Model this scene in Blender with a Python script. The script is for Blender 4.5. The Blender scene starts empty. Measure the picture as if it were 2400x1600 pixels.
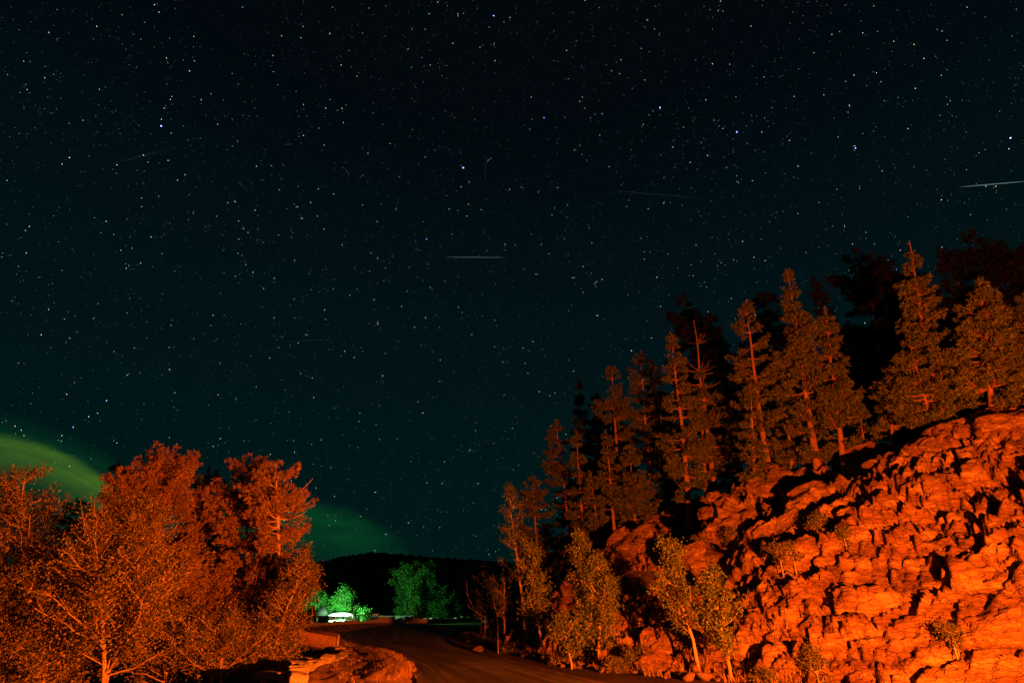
import bpy, math, random
import numpy as np
from mathutils import Vector, Matrix

S = bpy.context.scene
COL = S.collection
PI = math.pi

# ------------------------------------------------------------------ camera
CAMZ = 1.8
FPX = 1230.0                       # focal length in photo pixels (2400 wide)
TH = math.atan(615.0 / FPX)        # tilt up
CT, ST = math.cos(TH), math.sin(TH)
cam = bpy.data.cameras.new('camera')
camo = bpy.data.objects.new('camera', cam)
COL.objects.link(camo)
cam.sensor_fit = 'HORIZONTAL'
cam.sensor_width = 36.0
cam.lens = 36.0 * FPX / 2400.0
cam.clip_start = 0.1
cam.clip_end = 12000
camo.location = (0, 0, CAMZ)
camo.rotation_euler = (PI / 2 + TH, 0, 0)
S.camera = camo
S.render.engine = 'CYCLES'
S.view_settings.view_transform = 'Standard'
S.view_settings.look = 'None'
S.view_settings.exposure = 0
S.view_settings.gamma = 1
S.view_settings.use_curve_mapping = False


# ------------------------------------------------------------------ node helper
class NT:
    def __init__(self, nt):
        self.nt = nt
        nt.nodes.clear()

    def n(self, t, **kw):
        x = self.nt.nodes.new(t)
        for k, v in kw.items():
            setattr(x, k, v)
        return x

    def link(self, a, b):
        self.nt.links.new(a, b)

    def setin(self, sock, v):
        if isinstance(v, bpy.types.NodeSocket):
            self.link(v, sock)
        else:
            sock.default_value = v

    def m(self, op, a, b=None, c=None, clamp=False):
        x = self.n('ShaderNodeMath', operation=op)
        x.use_clamp = clamp
        self.setin(x.inputs[0], a)
        if b is not None:
            self.setin(x.inputs[1], b)
        if c is not None:
            self.setin(x.inputs[2], c)
        return x.outputs[0]

    def smooth(self, v, a, b):
        x = self.n('ShaderNodeMapRange', interpolation_type='SMOOTHSTEP')
        self.setin(x.inputs['Value'], v)
        x.inputs['From Min'].default_value = a
        x.inputs['From Max'].default_value = b
        return x.outputs['Result']

    def ramp(self, fac, stops):
        x = self.n('ShaderNodeValToRGB')
        el = x.color_ramp.elements
        while len(el) < len(stops):
            el.new(0.5)
        for e, (p, c) in zip(el, stops):
            e.position = p
            e.color = (*c, 1)
        self.link(fac, x.inputs[0])
        return x.outputs[0]

    def noise(self, vec, scale, detail=4, rough=0.55, dist=0.0):
        x = self.n('ShaderNodeTexNoise')
        x.inputs['Scale'].default_value = scale
        x.inputs['Detail'].default_value = detail
        x.inputs['Roughness'].default_value = rough
        x.inputs['Distortion'].default_value = dist
        if vec is not None:
            self.link(vec, x.inputs['Vector'])
        return x.outputs['Fac']

    def scalecol(self, col, f):
        x = self.n('ShaderNodeVectorMath', operation='SCALE')
        self.setin(x.inputs[0], col)
        self.setin(x.inputs['Scale'], f)
        return x.outputs[0]

    def add(self, a, b):
        x = self.n('ShaderNodeVectorMath', operation='ADD')
        self.setin(x.inputs[0], a)
        self.setin(x.inputs[1], b)
        return x.outputs[0]


# ------------------------------------------------------------------ world: night sky
W = bpy.data.worlds.new('World')
S.world = W
W.use_nodes = True
N = NT(W.node_tree)
tc = N.n('ShaderNodeTexCoord')
sp = N.n('ShaderNodeSeparateXYZ')
N.link(tc.outputs['Generated'], sp.inputs[0])
az = N.m('MULTIPLY', N.m('ARCTAN2', sp.outputs[0], sp.outputs[1]), 180 / PI)
el = N.m('MULTIPLY', N.m('ARCSINE', sp.outputs[2]), 180 / PI)
elf = N.m('DIVIDE', el, 90.0, clamp=True)
base = N.ramp(elf, [(0.0, (0.0003, 0.0095, 0.0085)), (0.12, (0.0004, 0.0082, 0.0088)),
                    (0.35, (0.0005, 0.0052, 0.0068)), (0.55, (0.0006, 0.0024, 0.0038)),
                    (1.0, (0.0008, 0.0018, 0.0028))])
# thin lenticular cloud low on the left, lit green
mp = N.n('ShaderNodeMapping')
mp.inputs['Scale'].default_value = (3.0, 3.0, 16.0)
N.link(tc.outputs['Generated'], mp.inputs[0])
wisp = N.noise(mp.outputs[0], 2.2, 5, 0.6, 0.6)


def cloud(az0, top, curv, azlo, azhi, soft, depth, wob):
    d = N.m('ADD', az, -az0)
    t = N.m('SUBTRACT', top, N.m('MULTIPLY', N.m('MULTIPLY', d, d), curv))
    t = N.m('ADD', t, N.m('MULTIPLY', N.m('SUBTRACT', wisp, 0.5), wob))
    under = N.m('SUBTRACT', t, el)                       # >0 below the top edge
    edge = N.smooth(under, 0.0, soft)
    fade = N.m('SUBTRACT', 1.0, N.smooth(under, soft, depth))
    cx = N.n('ShaderNodeCombineXYZ')
    N.link(N.m('MULTIPLY', az, 0.06), cx.inputs[0])
    N.link(N.m('MULTIPLY', under, 1.1), cx.inputs[1])
    streak = N.noise(cx.outputs[0], 1.0, 5, 0.6, 0.8)
    edge = N.m('MULTIPLY', edge, N.m('ADD', 0.55, N.m('MULTIPLY', streak, 0.9)))
    side = N.m('MULTIPLY', N.smooth(az, azlo[0], azlo[1]), N.m('SUBTRACT', 1.0, N.smooth(az, azhi[0], azhi[1])))
    return N.m('MULTIPLY', N.m('MULTIPLY', edge, fade), side)


wm = N.m('ADD', 0.1, N.m('MULTIPLY', wisp, 1.8))
c1 = N.m('MULTIPLY', cloud(-45.0, 12.1, 0.040, (-70, -52), (-38, -31), 0.8, 4.0, 0.7), wm)
c2 = N.m('MULTIPLY', cloud(-47.0, 13.9, 0.022, (-78, -56), (-30, -22), 2.6, 16.0, 0.8), wm)
c3 = N.m('MULTIPLY', cloud(-23.0, 9.9, 0.025, (-33, -25), (-18, -6), 1.8, 8.0, 1.4), wm)
sky = N.add(base, N.scalecol((0.036, 0.076, 0.003), c1))
sky = N.add(sky, N.scalecol((0.001, 0.019, 0.003), c2))
sky = N.add(sky, N.scalecol((0.001, 0.030, 0.005), c3))
bg = N.n('ShaderNodeBackground')
N.link(sky, bg.inputs['Color'])
bg.inputs['Strength'].default_value = 1.0
wo = N.n('ShaderNodeOutputWorld')
N.link(bg.outputs[0], wo.inputs[0])


# ------------------------------------------------------------------ the two lamps of the place
def lamp(name, loc, col, power, radius, aim=None, cone=0):
    l = bpy.data.lights.new(name, 'SPOT' if aim else 'POINT')
    l.color = col
    l.energy = power
    l.shadow_soft_size = radius
    o = bpy.data.objects.new(name, l)
    COL.objects.link(o)
    o.location = loc
    if aim:                                   # shaded lamp: throws its light away from the road
        l.spot_size = math.radians(cone)
        l.spot_blend = 0.12
        o.rotation_euler = Vector(aim).to_track_quat('-Z', 'Y').to_euler()
    return o


lamp('amber_lamp', (6.8, 2.5, 1.25), (1.0, 0.116, 0.004), 61000, 0.10)      # low amber vehicle lamp behind the camera, right
lamp('green_lamp', (-17.9, 60.7, 1.6), (0.36, 1.0, 0.42), 5600, 0.12, (0.35, 1.0, -0.02), 172)       # cool mercury lamp at the hut


# ------------------------------------------------------------------ numpy noise
def hash3(ix, iy, iz, seed=0):
    h = (ix.astype(np.int64) * 374761393 + iy.astype(np.int64) * 668265263 + iz.astype(np.int64) * 2147483647 + seed * 974711) & 0xffffffff
    h = ((h ^ (h >> 13)) * 1274126177) & 0xffffffff
    h = ((h ^ (h >> 16)) * 2246822519) & 0xffffffff
    h = h ^ (h >> 15)
    return (h & 0xffffff).astype(np.float64) / float(0xffffff)


def vnoise(p, seed=0):
    i = np.floor(p).astype(np.int64)
    f = p - i
    f = f * f * (3 - 2 * f)
    out = 0
    for a in (0, 1):
        wa = f[:, 0] if a else 1 - f[:, 0]
        for b in (0, 1):
            wb = f[:, 1] if b else 1 - f[:, 1]
            for c in (0, 1):
                wc = f[:, 2] if c else 1 - f[:, 2]
                out = out + wa * wb * wc * hash3(i[:, 0] + a, i[:, 1] + b, i[:, 2] + c, seed)
    return out


def fbm(p, o=4, seed=0, gain=0.5):
    s = 0
    a = 1.0
    t = 0
    for k in range(o):
        s = s + a * vnoise(p * (2.03 ** k) + 17.3 * k, seed + k)
        t += a
        a *= gain
    return s / t - 0.5


def cells(p, seed=0):
    """cellular noise: F1, F2, cell id randoms (3) and offset to the nearest point"""
    i = np.floor(p).astype(np.int64)
    n = len(p)
    f1 = np.full(n, 9.0)
    f2 = np.full(n, 9.0)
    off = np.zeros((n, 3))
    idr = np.zeros((n, 3))
    for a in (-1, 0, 1):
        for b in (-1, 0, 1):
            for c in (-1, 0, 1):
                cx, cy, cz = i[:, 0] + a, i[:, 1] + b, i[:, 2] + c
                q = np.stack([cx + hash3(cx, cy, cz, seed), cy + hash3(cx, cy, cz, seed + 1), cz + hash3(cx, cy, cz, seed + 2)], 1)
                d = p - q
                r = np.sqrt((d * d).sum(1))
                near = r < f1
                f2 = np.where(near, f1, np.minimum(f2, r))
                f1 = np.where(near, r, f1)
                off = np.where(near[:, None], d, off)
                idn = np.stack([hash3(cx, cy, cz, seed + 3), hash3(cx, cy, cz, seed + 4), hash3(cx, cy, cz, seed + 5)], 1)
                idr = np.where(near[:, None], idn, idr)
    return f1, f2, idr, off


# ------------------------------------------------------------------ mesh builder
class MB:
    def __init__(self):
        self.v = []
        self.q = []
        self.t = []
        self.n = 0

    def add(self, v, q=None, t=None):
        v = np.asarray(v, float).reshape(-1, 3)
        if q is not None and len(q):
            self.q.append(np.asarray(q, np.int64).reshape(-1, 4) + self.n)
        if t is not None and len(t):
            self.t.append(np.asarray(t, np.int64).reshape(-1, 3) + self.n)
        self.v.append(v)
        self.n += len(v)

    def tube(self, pts, rad, k=6):
        pts = np.asarray(pts, float)
        n = len(pts)
        rad = np.broadcast_to(np.asarray(rad, float), (n,))
        tan = np.gradient(pts, axis=0)
        tan /= np.linalg.norm(tan, axis=1)[:, None] + 1e-9
        ref = np.array([0, 0, 1.0]) if abs(tan[:, 2]).mean() < 0.8 else np.array([1.0, 0, 0])
        u = np.cross(tan, ref)
        u /= np.linalg.norm(u, axis=1)[:, None] + 1e-9
        w = np.cross(tan, u)
        a = np.linspace(0, 2 * PI, k, endpoint=False)
        ring = u[:, None, :] * np.cos(a)[None, :, None] + w[:, None, :] * np.sin(a)[None, :, None]
        v = pts[:, None, :] + ring * rad[:, None, None]
        i = np.arange(n - 1)[:, None] * k
        j = np.arange(k)[None, :]
        j2 = (j + 1) % k
        q = np.stack([i + j, i + j2, i + k + j2, i + k + j], -1).reshape(-1, 4)
        self.add(v, q=q)

    def box(self, c, size, rz=0.0, tilt=None):
        x, y, z = np.array(size) / 2
        v = np.array([[-x, -y, -z], [x, -y, -z], [x, y, -z], [-x, y, -z], [-x, -y, z], [x, -y, z], [x, y, z], [-x, y, z]])
        R = np.array([[math.cos(rz), -math.sin(rz), 0], [math.sin(rz), math.cos(rz), 0], [0, 0, 1]])
        v = v @ R.T + np.array(c)
        q = [[0, 3, 2, 1], [4, 5, 6, 7], [0, 1, 5, 4], [1, 2, 6, 5], [2, 3, 7, 6], [3, 0, 4, 7]]
        self.add(v, q=q)

    def mesh(self, name, mat, smooth=False):
        me = bpy.data.meshes.new(name)
        V = np.concatenate(self.v) if self.v else np.zeros((0, 3))
        Q = np.concatenate(self.q) if self.q else np.zeros((0, 4), np.int64)
        T = np.concatenate(self.t) if self.t else np.zeros((0, 3), np.int64)
        me.vertices.add(len(V))
        me.vertices.foreach_set('co', V.astype(np.float32).ravel())
        nl = len(Q) * 4 + len(T) * 3
        me.loops.add(nl)
        me.loops.foreach_set('vertex_index', np.concatenate([Q.ravel(), T.ravel()]).astype(np.int32))
        me.polygons.add(len(Q) + len(T))
        st = np.concatenate([np.arange(len(Q)) * 4, len(Q) * 4 + np.arange(len(T)) * 3]).astype(np.int32)
        me.polygons.foreach_set('loop_start', st)
        me.update(calc_edges=True)
        me.validate()
        if smooth:
            me.polygons.foreach_set('use_smooth', np.ones(len(me.polygons), bool))
        me.materials.append(mat)
        return me

    def build(self, name, mat, parent=None, smooth=False):
        return link(name, self.mesh(name, mat, smooth), parent)


def link(name, me, parent=None):
    o = bpy.data.objects.new(name, me)
    COL.objects.link(o)
    if parent:
        o.parent = parent
    return o


def tag(o, label=None, cat=None, group=None, kind=None):
    if label:
        o['label'] = label
    if cat:
        o['category'] = cat
    if group:
        o['group'] = group
    if kind:
        o['kind'] = kind
    return o


def empty(name, loc, label, cat, group=None, rz=0.0):
    o = bpy.data.objects.new(name, None)
    COL.objects.link(o)
    o.location = loc
    o.rotation_euler = (0, 0, rz)
    o.empty_display_size = 0.3
    return tag(o, label, cat, group)


def copy_tree(o, parent=None):
    c = o.copy()
    COL.objects.link(c)
    c.parent = parent
    for ch in list(o.children):
        copy_tree(ch, c)
    return c


# ------------------------------------------------------------------ materials
def mat(name, build):
    m = bpy.data.materials.new(name)
    m.use_nodes = True
    n = NT(m.node_tree)
    out = n.n('ShaderNodeOutputMaterial')
    b = n.n('ShaderNodeBsdfPrincipled')
    n.link(b.outputs[0], out.inputs[0])
    b.inputs['Specular IOR Level'].default_value = 0.25
    build(n, b, out)
    return m


def ocoord(n):
    return n.n('ShaderNodeTexCoord').outputs['Object']


def bump(n, b, h, strength, dist):
    x = n.n('ShaderNodeBump')
    x.inputs['Strength'].default_value = strength
    x.inputs['Distance'].default_value = dist
    n.link(h, x.inputs['Height'])
    n.link(x.outputs[0], b.inputs['Normal'])


# bedding directions of the rock: layers climb to the right along the face
_e1 = Vector((0.78, -0.20, 0.62)).normalized()
_e3 = _e1.cross(Vector((0.55, 0.82, 0.05))).normalized()
_e3 = _e3 if _e3.z > 0 else -_e3
BED = Matrix((_e1, _e3.cross(_e1), _e3)).to_euler()


def M_rock(dark, mid, light, sc=1.0):
    def f(n, b, out):
        o = ocoord(n)
        mp = n.n('ShaderNodeMapping')
        mp.inputs['Rotation'].default_value = BED
        mp.inputs['Scale'].default_value = (0.7, 1.0, 2.2)
        n.link(o, mp.inputs[0])
        a = n.noise(mp.outputs[0], 1.1 * sc, 8, 0.65, 0.8)
        c = n.ramp(a, [(0.3, dark), (0.5, mid), (0.68, light)])
        fine = n.noise(mp.outputs[0], 9 * sc, 6, 0.7, 0.3)
        mx = n.n('ShaderNodeMix', data_type='RGBA', blend_type='MULTIPLY')
        mx.inputs['Factor'].default_value = 0.7
        n.link(c, mx.inputs['A'])
        n.link(n.ramp(fine, [(0.3, (0.45, 0.45, 0.45)), (0.65, (1.15, 1.15, 1.15))]), mx.inputs['B'])
        n.link(mx.outputs['Result'], b.inputs['Base Color'])
        b.inputs['Roughness'].default_value = 0.85
        vo = n.n('ShaderNodeTexVoronoi', feature='DISTANCE_TO_EDGE')
        vo.inputs['Scale'].default_value = 2.6 * sc
        wv = n.n('ShaderNodeVectorMath', operation='ADD')
        n.link(mp.outputs[0], wv.inputs[0])
        nz = n.n('ShaderNodeTexNoise')
        nz.inputs['Scale'].default_value = 2.0 * sc
        nz.inputs['Detail'].default_value = 5
        n.link(mp.outputs[0], nz.inputs['Vector'])
        n.link(n.scalecol(nz.outputs['Color'], 0.7), wv.inputs[1])
        n.link(wv.outputs[0], vo.inputs['Vector'])
        crack = n.smooth(vo.outputs['Distance'], 0.0, 0.07)
        h = n.m('ADD', n.m('MULTIPLY', crack, 0.7), n.m('MULTIPLY', fine, 1.2))
        bump(n, b, h, 1.0, 0.07 / sc)
    return f


rock_m = mat('rock', M_rock((0.09, 0.048, 0.025), (0.25, 0.145, 0.08), (0.48, 0.36, 0.20)))
stone_m = mat('wall_stone', M_rock((0.56, 0.52, 0.38), (0.72, 0.68, 0.50), (0.80, 0.76, 0.60), 2.0))
pale_stone_m = mat('pale_stone', M_rock((0.50, 0.48, 0.46), (0.60, 0.58, 0.56), (0.70, 0.68, 0.66), 2.0))


def M_leaf(c1, c2, c3, trans=0.25):
    def f(n, b, out):
        g = n.n('ShaderNodeNewGeometry')
        r = n.ramp(g.outputs['Random Per Island'], [(0.0, c1), (0.55, c2), (1.0, c3)])
        n.link(r, b.inputs['Base Color'])
        b.inputs['Roughness'].default_value = 0.6
        tr = n.n('ShaderNodeBsdfTranslucent')
        n.link(r, tr.inputs['Color'])
        mx = n.n('ShaderNodeMixShader')
        mx.inputs[0].default_value = trans
        n.link(b.outputs[0], mx.inputs[1])
        n.link(tr.outputs[0], mx.inputs[2])
        n.link(mx.outputs[0], out.inputs[0])
    return f


needle_m = mat('pine_needles', M_leaf((0.028, 0.046, 0.014), (0.068, 0.104, 0.030), (0.155, 0.200, 0.055), 0.12))
russet_needle_m = mat('russet_needles', M_leaf((0.12, 0.085, 0.035), (0.25, 0.18, 0.075), (0.42, 0.30, 0.13), 0.15))  # browner and paler than the other pine needles
shade_needle_m = mat('shaded_needles', M_leaf((0.006, 0.010, 0.006), (0.012, 0.018, 0.009), (0.022, 0.030, 0.014), 0.03))  # darkened copy of the needles: shade of the upper slope in the colour
far_leaf_m = mat('far_leaves', M_leaf((0.012, 0.08, 0.012), (0.022, 0.14, 0.018), (0.055, 0.21, 0.028), 0.2))
aspen_m = mat('aspen_leaves', M_leaf((0.045, 0.085, 0.018), (0.09, 0.15, 0.032), (0.17, 0.23, 0.06), 0.25))
aspen_red_m = mat('brownish_aspen_leaves', M_leaf((0.03, 0.035, 0.012), (0.12, 0.115, 0.038), (0.36, 0.34, 0.12), 0.2))  # less green than the roadside aspen leaves, wider in tone
grass_m = mat('dry_grass', M_leaf((0.16, 0.11, 0.05), (0.32, 0.23, 0.10), (0.50, 0.38, 0.18), 0.2))
shrub_m = mat('shrub_leaves', M_leaf((0.04, 0.06, 0.015), (0.08, 0.10, 0.03), (0.13, 0.14, 0.05), 0.2))


def M_bark(d, l):
    def f(n, b, out):
        o = ocoord(n)
        mp = n.n('ShaderNodeMapping')
        mp.inputs['Scale'].default_value = (9, 9, 1.6)
        n.link(o, mp.inputs[0])
        a = n.noise(mp.outputs[0], 1.5, 6, 0.7, 0.4)
        n.link(n.ramp(a, [(0.3, d), (0.65, l)]), b.inputs['Base Color'])
        b.inputs['Roughness'].default_value = 0.9
        bump(n, b, a, 0.8, 0.03)
    return f


bark_m = mat('pine_bark', M_bark((0.14, 0.075, 0.04), (0.34, 0.20, 0.11)))
pale_bark_m = mat('aspen_bark', M_bark((0.26, 0.20, 0.13), (0.52, 0.44, 0.32)))
dead_bark_m = mat('dead_wood', M_bark((0.22, 0.14, 0.09), (0.40, 0.27, 0.18)))


def M_ground(n, b, out):
    o = ocoord(n)
    a = n.noise(o, 0.9, 8, 0.65)
    n.link(n.ramp(a, [(0.35, (0.035, 0.028, 0.018)), (0.65, (0.10, 0.08, 0.05))]), b.inputs['Base Color'])
    b.inputs['Roughness'].default_value = 0.95
    bump(n, b, n.noise(o, 7, 6, 0.7), 0.8, 0.1)


ground_m = mat('forest_floor', M_ground)


def M_verge(n, b, out):
    o = ocoord(n)
    a = n.noise(o, 2.2, 8, 0.7)
    n.link(n.ramp(a, [(0.3, (0.34, 0.22, 0.12)), (0.7, (0.55, 0.40, 0.25))]), b.inputs['Base Color'])
    b.inputs['Roughness'].default_value = 0.95
    bump(n, b, n.noise(o, 16, 6, 0.75), 1.0, 0.08)


verge_m = mat('dirt_verge', M_verge)


def M_road(n, b, out):
    o = ocoord(n)
    fine = n.noise(o, 42, 3, 0.7)
    big = n.noise(o, 0.35, 5, 0.6, 0.5)
    a = n.ramp(big, [(0.35, (0.11, 0.125, 0.055)), (0.65, (0.20, 0.22, 0.10))])
    mx = n.n('ShaderNodeMix', data_type='RGBA', blend_type='MULTIPLY')
    mx.inputs['Factor'].default_value = 0.8
    n.link(a, mx.inputs['A'])
    n.link(n.ramp(fine, [(0.35, (0.4, 0.4, 0.4)), (0.7, (1.5, 1.5, 1.5))]), mx.inputs['B'])
    la = n.n('ShaderNodeAttribute')
    la.attribute_name = 'lane'
    lm = n.n('ShaderNodeMapping')
    lm.inputs['Scale'].default_value = (16, 0.10, 1)
    n.link(la.outputs['Vector'], lm.inputs[0])
    tracks = n.noise(lm.outputs[0], 1.0, 4, 0.65, 0.2)
    m2 = n.n('ShaderNodeMix', data_type='RGBA', blend_type='MULTIPLY')
    m2.inputs['Factor'].default_value = 1.0
    n.link(mx.outputs['Result'], m2.inputs['A'])
    n.link(n.ramp(tracks, [(0.38, (0.55, 0.55, 0.55)), (0.52, (1.0, 1.0, 1.0)), (0.66, (1.9, 1.8, 1.6))]), m2.inputs['B'])
    n.link(m2.outputs['Result'], b.inputs['Base Color'])
    b.inputs['Roughness'].default_value = 0.75
    bump(n, b, fine, 0.9, 0.03)


road_m = mat('asphalt', M_road)


def M_plain(c, rough=0.7, metal=0.0, var=0.25, sc=6.0):
    def f(n, b, out):
        a = n.noise(ocoord(n), sc, 5, 0.6)
        lo = tuple(x * (1 - var) for x in c)
        hi = tuple(min(1, x * (1 + var)) for x in c)
        n.link(n.ramp(a, [(0.3, lo), (0.7, hi)]), b.inputs['Base Color'])
        b.inputs['Roughness'].default_value = rough
        b.inputs['Metallic'].default_value = metal
    return f


kerb_m = mat('kerb_concrete', M_plain((0.20, 0.15, 0.10), 0.9, 0, 0.6, 1.5))
iron_m = mat('dark_iron', M_plain((0.05, 0.035, 0.025), 0.6))
bar_m = mat('lit_bar', M_plain((0.48, 0.30, 0.18), 0.7))  # railing bar colour raised and reddened so the bars look lit
white_m = mat('white_paint', M_plain((0.75, 0.75, 0.75), 0.6, 0, 0.05))
roof_m = mat('pale_roof_metal', M_plain((0.70, 0.70, 0.72), 0.5, 0, 0.06))
black_m = mat('dark_roofing', M_plain((0.02, 0.02, 0.02), 0.8))
hill_m = mat('dark_forest_hill', M_plain((0.02, 0.025, 0.018), 1.0, 0, 0.3, 0.05))

# ------------------------------------------------------------------ plan geometry
# foot of the rocky hillside; uphill is to the right of the direction of travel
FOOT = np.array([(30, -8), (22, 2), (17, 7.5), (12.6, 11.6), (9.2, 14.6), (6.2, 16.8), (3.6, 18.6), (2.2, 21.2), (1.0, 25), (-0.4, 29.5),
                 (-2.0, 35), (-2.6, 41), (-1.2, 48), (3, 56), (10, 64), (22, 72), (60, 84), (200, 110)], float)


def spline(P, n):
    """Catmull-Rom through points, n samples"""
    P = np.asarray(P, float)
    Q = np.vstack([2 * P[0] - P[1], P, 2 * P[-1] - P[-2]])
    d = np.concatenate([[0], np.cumsum(np.linalg.norm(np.diff(P, axis=0), axis=1))])
    s = np.linspace(0, d[-1], n)
    k = np.clip(np.searchsorted(d, s, 'right') - 1, 0, len(P) - 2)
    t = ((s - d[k]) / (d[k + 1] - d[k]))[:, None]
    p0, p1, p2, p3 = Q[k], Q[k + 1], Q[k + 2], Q[k + 3]
    return 0.5 * ((2 * p1) + (-p0 + p2) * t + (2 * p0 - 5 * p1 + 4 * p2 - p3) * t * t + (-p0 + 3 * p1 - 3 * p2 + p3) * t ** 3)


FS = spline(FOOT, 160)
WALL = spline([(-1.5, 6), (-4.2, 12.5), (-5.5, 16.0), (-5.75, 19.5), (-6.2, 22.5), (-7.6, 26), (-9.6, 30.5), (-13, 36), (-15.5, 42), (-16.2, 48),
               (-15.0, 54), (-12.0, 60), (-8.0, 65), (-2, 69), (6, 72), (20, 76), (60, 92)], 140)


def sdist(P, x, y):
    """signed distance to polyline P: + on the right of travel"""
    x = np.asarray(x, float).ravel()
    y = np.asarray(y, float).ravel()
    best = np.full(len(x), 1e9)
    sg = np.zeros(len(x))
    arc = np.zeros(len(x))
    L = 0.0
    for a, b in zip(P[:-1], P[1:]):
        ab = b - a
        ll = (ab ** 2).sum()
        t = np.clip(((x - a[0]) * ab[0] + (y - a[1]) * ab[1]) / ll, 0, 1)
        dx, dy = x - a[0] - t * ab[0], y - a[1] - t * ab[1]
        d = np.hypot(dx, dy)
        s = np.where(ab[0] * dy - ab[1] * dx < 0, 1.0, -1.0)
        n = d < best
        best = np.where(n, d, best)
        sg = np.where(n, s, sg)
        arc = np.where(n, L + t * math.sqrt(ll), arc)
        L += math.sqrt(ll)
    return best * sg, arc


# height profile of the hillside over distance from its foot, right (cliff) and left (wooded) part
PR = np.array([(-1, 0), (0, 0), (0.7, 0.75), (1.6, 2.0), (3.2, 3.3), (6, 5.1), (9, 7.1), (12, 9.1), (13.2, 9.6), (20, 12.6), (32, 17.5), (60, 25), (200, 48)])
PL = np.array([(-1, 0), (0, 0), (1, 0.4), (2.5, 1.7), (4.5, 4.0), (8, 6.8), (12, 9.2), (16, 11), (24, 13), (36, 17.5), (60, 25), (200, 48)])
ARC_NOSE = None


def terr(x, y, mask=False):
    x = np.asarray(x, float).ravel()
    y = np.asarray(y, float).ravel()
    s, arc = sdist(FS, x, y)
    w = np.clip((arc - 30.5) / 9.0, 0, 1)
    w = w * w * (3 - 2 * w)
    zr = np.interp(s, PR[:, 0], PR[:, 1])
    zl = np.interp(s, PL[:, 0], PL[:, 1])
    cap = np.interp(arc, [18, 25, 30, 35, 42], [9.2, 8.2, 6.4, 5.0, 4.2])
    zr = np.where(zr > cap, cap + 0.42 * (zr - cap), zr)
    q = 0.62 * ((x - 3.6) * 0.5 + (y - 19.3) * 0.866)        # the nose falls towards the near bend
    q = np.where(q > cap, cap + 0.42 * (q - cap), q)
    zl = np.minimum(zl, np.maximum(q, 0.25 * np.clip(s, 0, 2)))
    z = zr * (1 - w) + zl * w
    p = np.stack([x, y, 0 * x], 1)
    nz = fbm(p * 0.22, 4, 5) * np.clip(s, 0, 6) * 0.35
    z = z + np.where(s > 0, nz, 0)
    z = z - 1.2 * np.exp(-((x - 6.6) ** 2 + (y - 23.6) ** 2) / 1.8 ** 2)      # dark hollow above the roadside aspens
    d, _ = sdist(WALL, x, y)                  # left of the wall the ground falls away
    out = np.clip(-d - 0.5, 0, 100)
    drop = np.interp(out, [0, 3, 10, 30, 100], [0, -1.1, -2.3, -4.0, -7.0])
    z = z + np.where(d < -0.5, drop + 0.25 * fbm(p * 0.5, 3, 9) * np.clip(out, 0, 1), 0)
    if mask:
        return z, s, arc
    return z


def ray(px, py):
    """direction through a photo pixel"""
    a, b = (px - 1200) / FPX, -(py - 800) / FPX
    return np.array([a, CT - ST * b, ST + CT * b])


def on_ground(px, py):
    """first point of the terrain seen through a photo pixel"""
    d = ray(px, py)
    k = np.linspace(6, 110, 1600)
    z = CAMZ + k * d[2]
    t = terr(k * d[0], k * d[1])
    hit = np.nonzero(z <= t)[0]
    i = hit[0] if len(hit) else len(k) - 1
    return np.array([k[i] * d[0], k[i] * d[1], t[i]])


def flat(px, py, z=0.0):
    d = ray(px, py)
    k = (z - CAMZ) / d[2]
    return np.array([k * d[0], k * d[1]])


def at_y(px, py, Y):
    d = ray(px, py)
    k = Y / d[1]
    return np.array([k * d[0], Y, CAMZ + k * d[2]])


# ------------------------------------------------------------------ ground
def axis(lo, hi, f0, f1, step, grow=1.25):
    a = list(np.arange(f0, f1 + 1e-6, step))
    st = step
    while a[-1] < hi:
        st *= grow
        a.append(a[-1] + st)
    st = step
    while a[0] > lo:
        st *= grow
        a.insert(0, a[0] - st)
    return np.array(a)


def grid_faces(nx, ny):
    i = np.arange(nx - 1)[:, None]
    j = np.arange(ny - 1)[None, :]
    a = i * ny + j
    return np.stack([a, a + ny, a + ny + 1, a + 1], -1).reshape(-1, 4)


ARC0, ARC1, SMAX = 14.0, 58.0, 14.5        # extent of the finely modelled rock face
gx = axis(-2500, 2500, -34, 46, 0.6)
gy = axis(-400, 3500, 0, 92, 0.6)
X, Y = np.meshgrid(gx, gy, indexing='ij')
Z, s_, arc_ = terr(X, Y, True)
far = np.hypot(X.ravel(), Y.ravel())
Z = np.clip(Z, -7, 60)
inside = np.clip(np.minimum(np.minimum(s_ + 0.2, SMAX - 0.8 - s_), np.minimum(arc_ - ARC0 - 1, ARC1 - 1 - arc_)), 0, 1.0)
Z = Z - inside * 1.0
Z = np.where(s_ > -0.2, Z, Z - 0.012)
mb = MB()
mb.add(np.stack([X.ravel(), Y.ravel(), Z], 1), q=grid_faces(len(gx), len(gy)))
tag(mb.build('ground', ground_m, smooth=True), kind='structure')

# ------------------------------------------------------------------ rocky hillside
foot_fine = spline(FOOT, 4000)
dl = np.concatenate([[0], np.cumsum(np.linalg.norm(np.diff(foot_fine, axis=0), axis=1))])


def foot_at(a):
    return np.stack([np.interp(a, dl, foot_fine[:, 0]), np.interp(a, dl, foot_fine[:, 1])], -1)


def hill_pt(a, s):
    """points at arc a along the foot, s metres uphill"""
    p = foot_at(a)
    e = 1.5
    t = foot_at(a + e) - foot_at(a - e)
    t /= np.linalg.norm(t, axis=-1)[..., None]
    nrm = np.stack([t[..., 1], -t[..., 0]], -1)
    return p + nrm * s[..., None]


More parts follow.
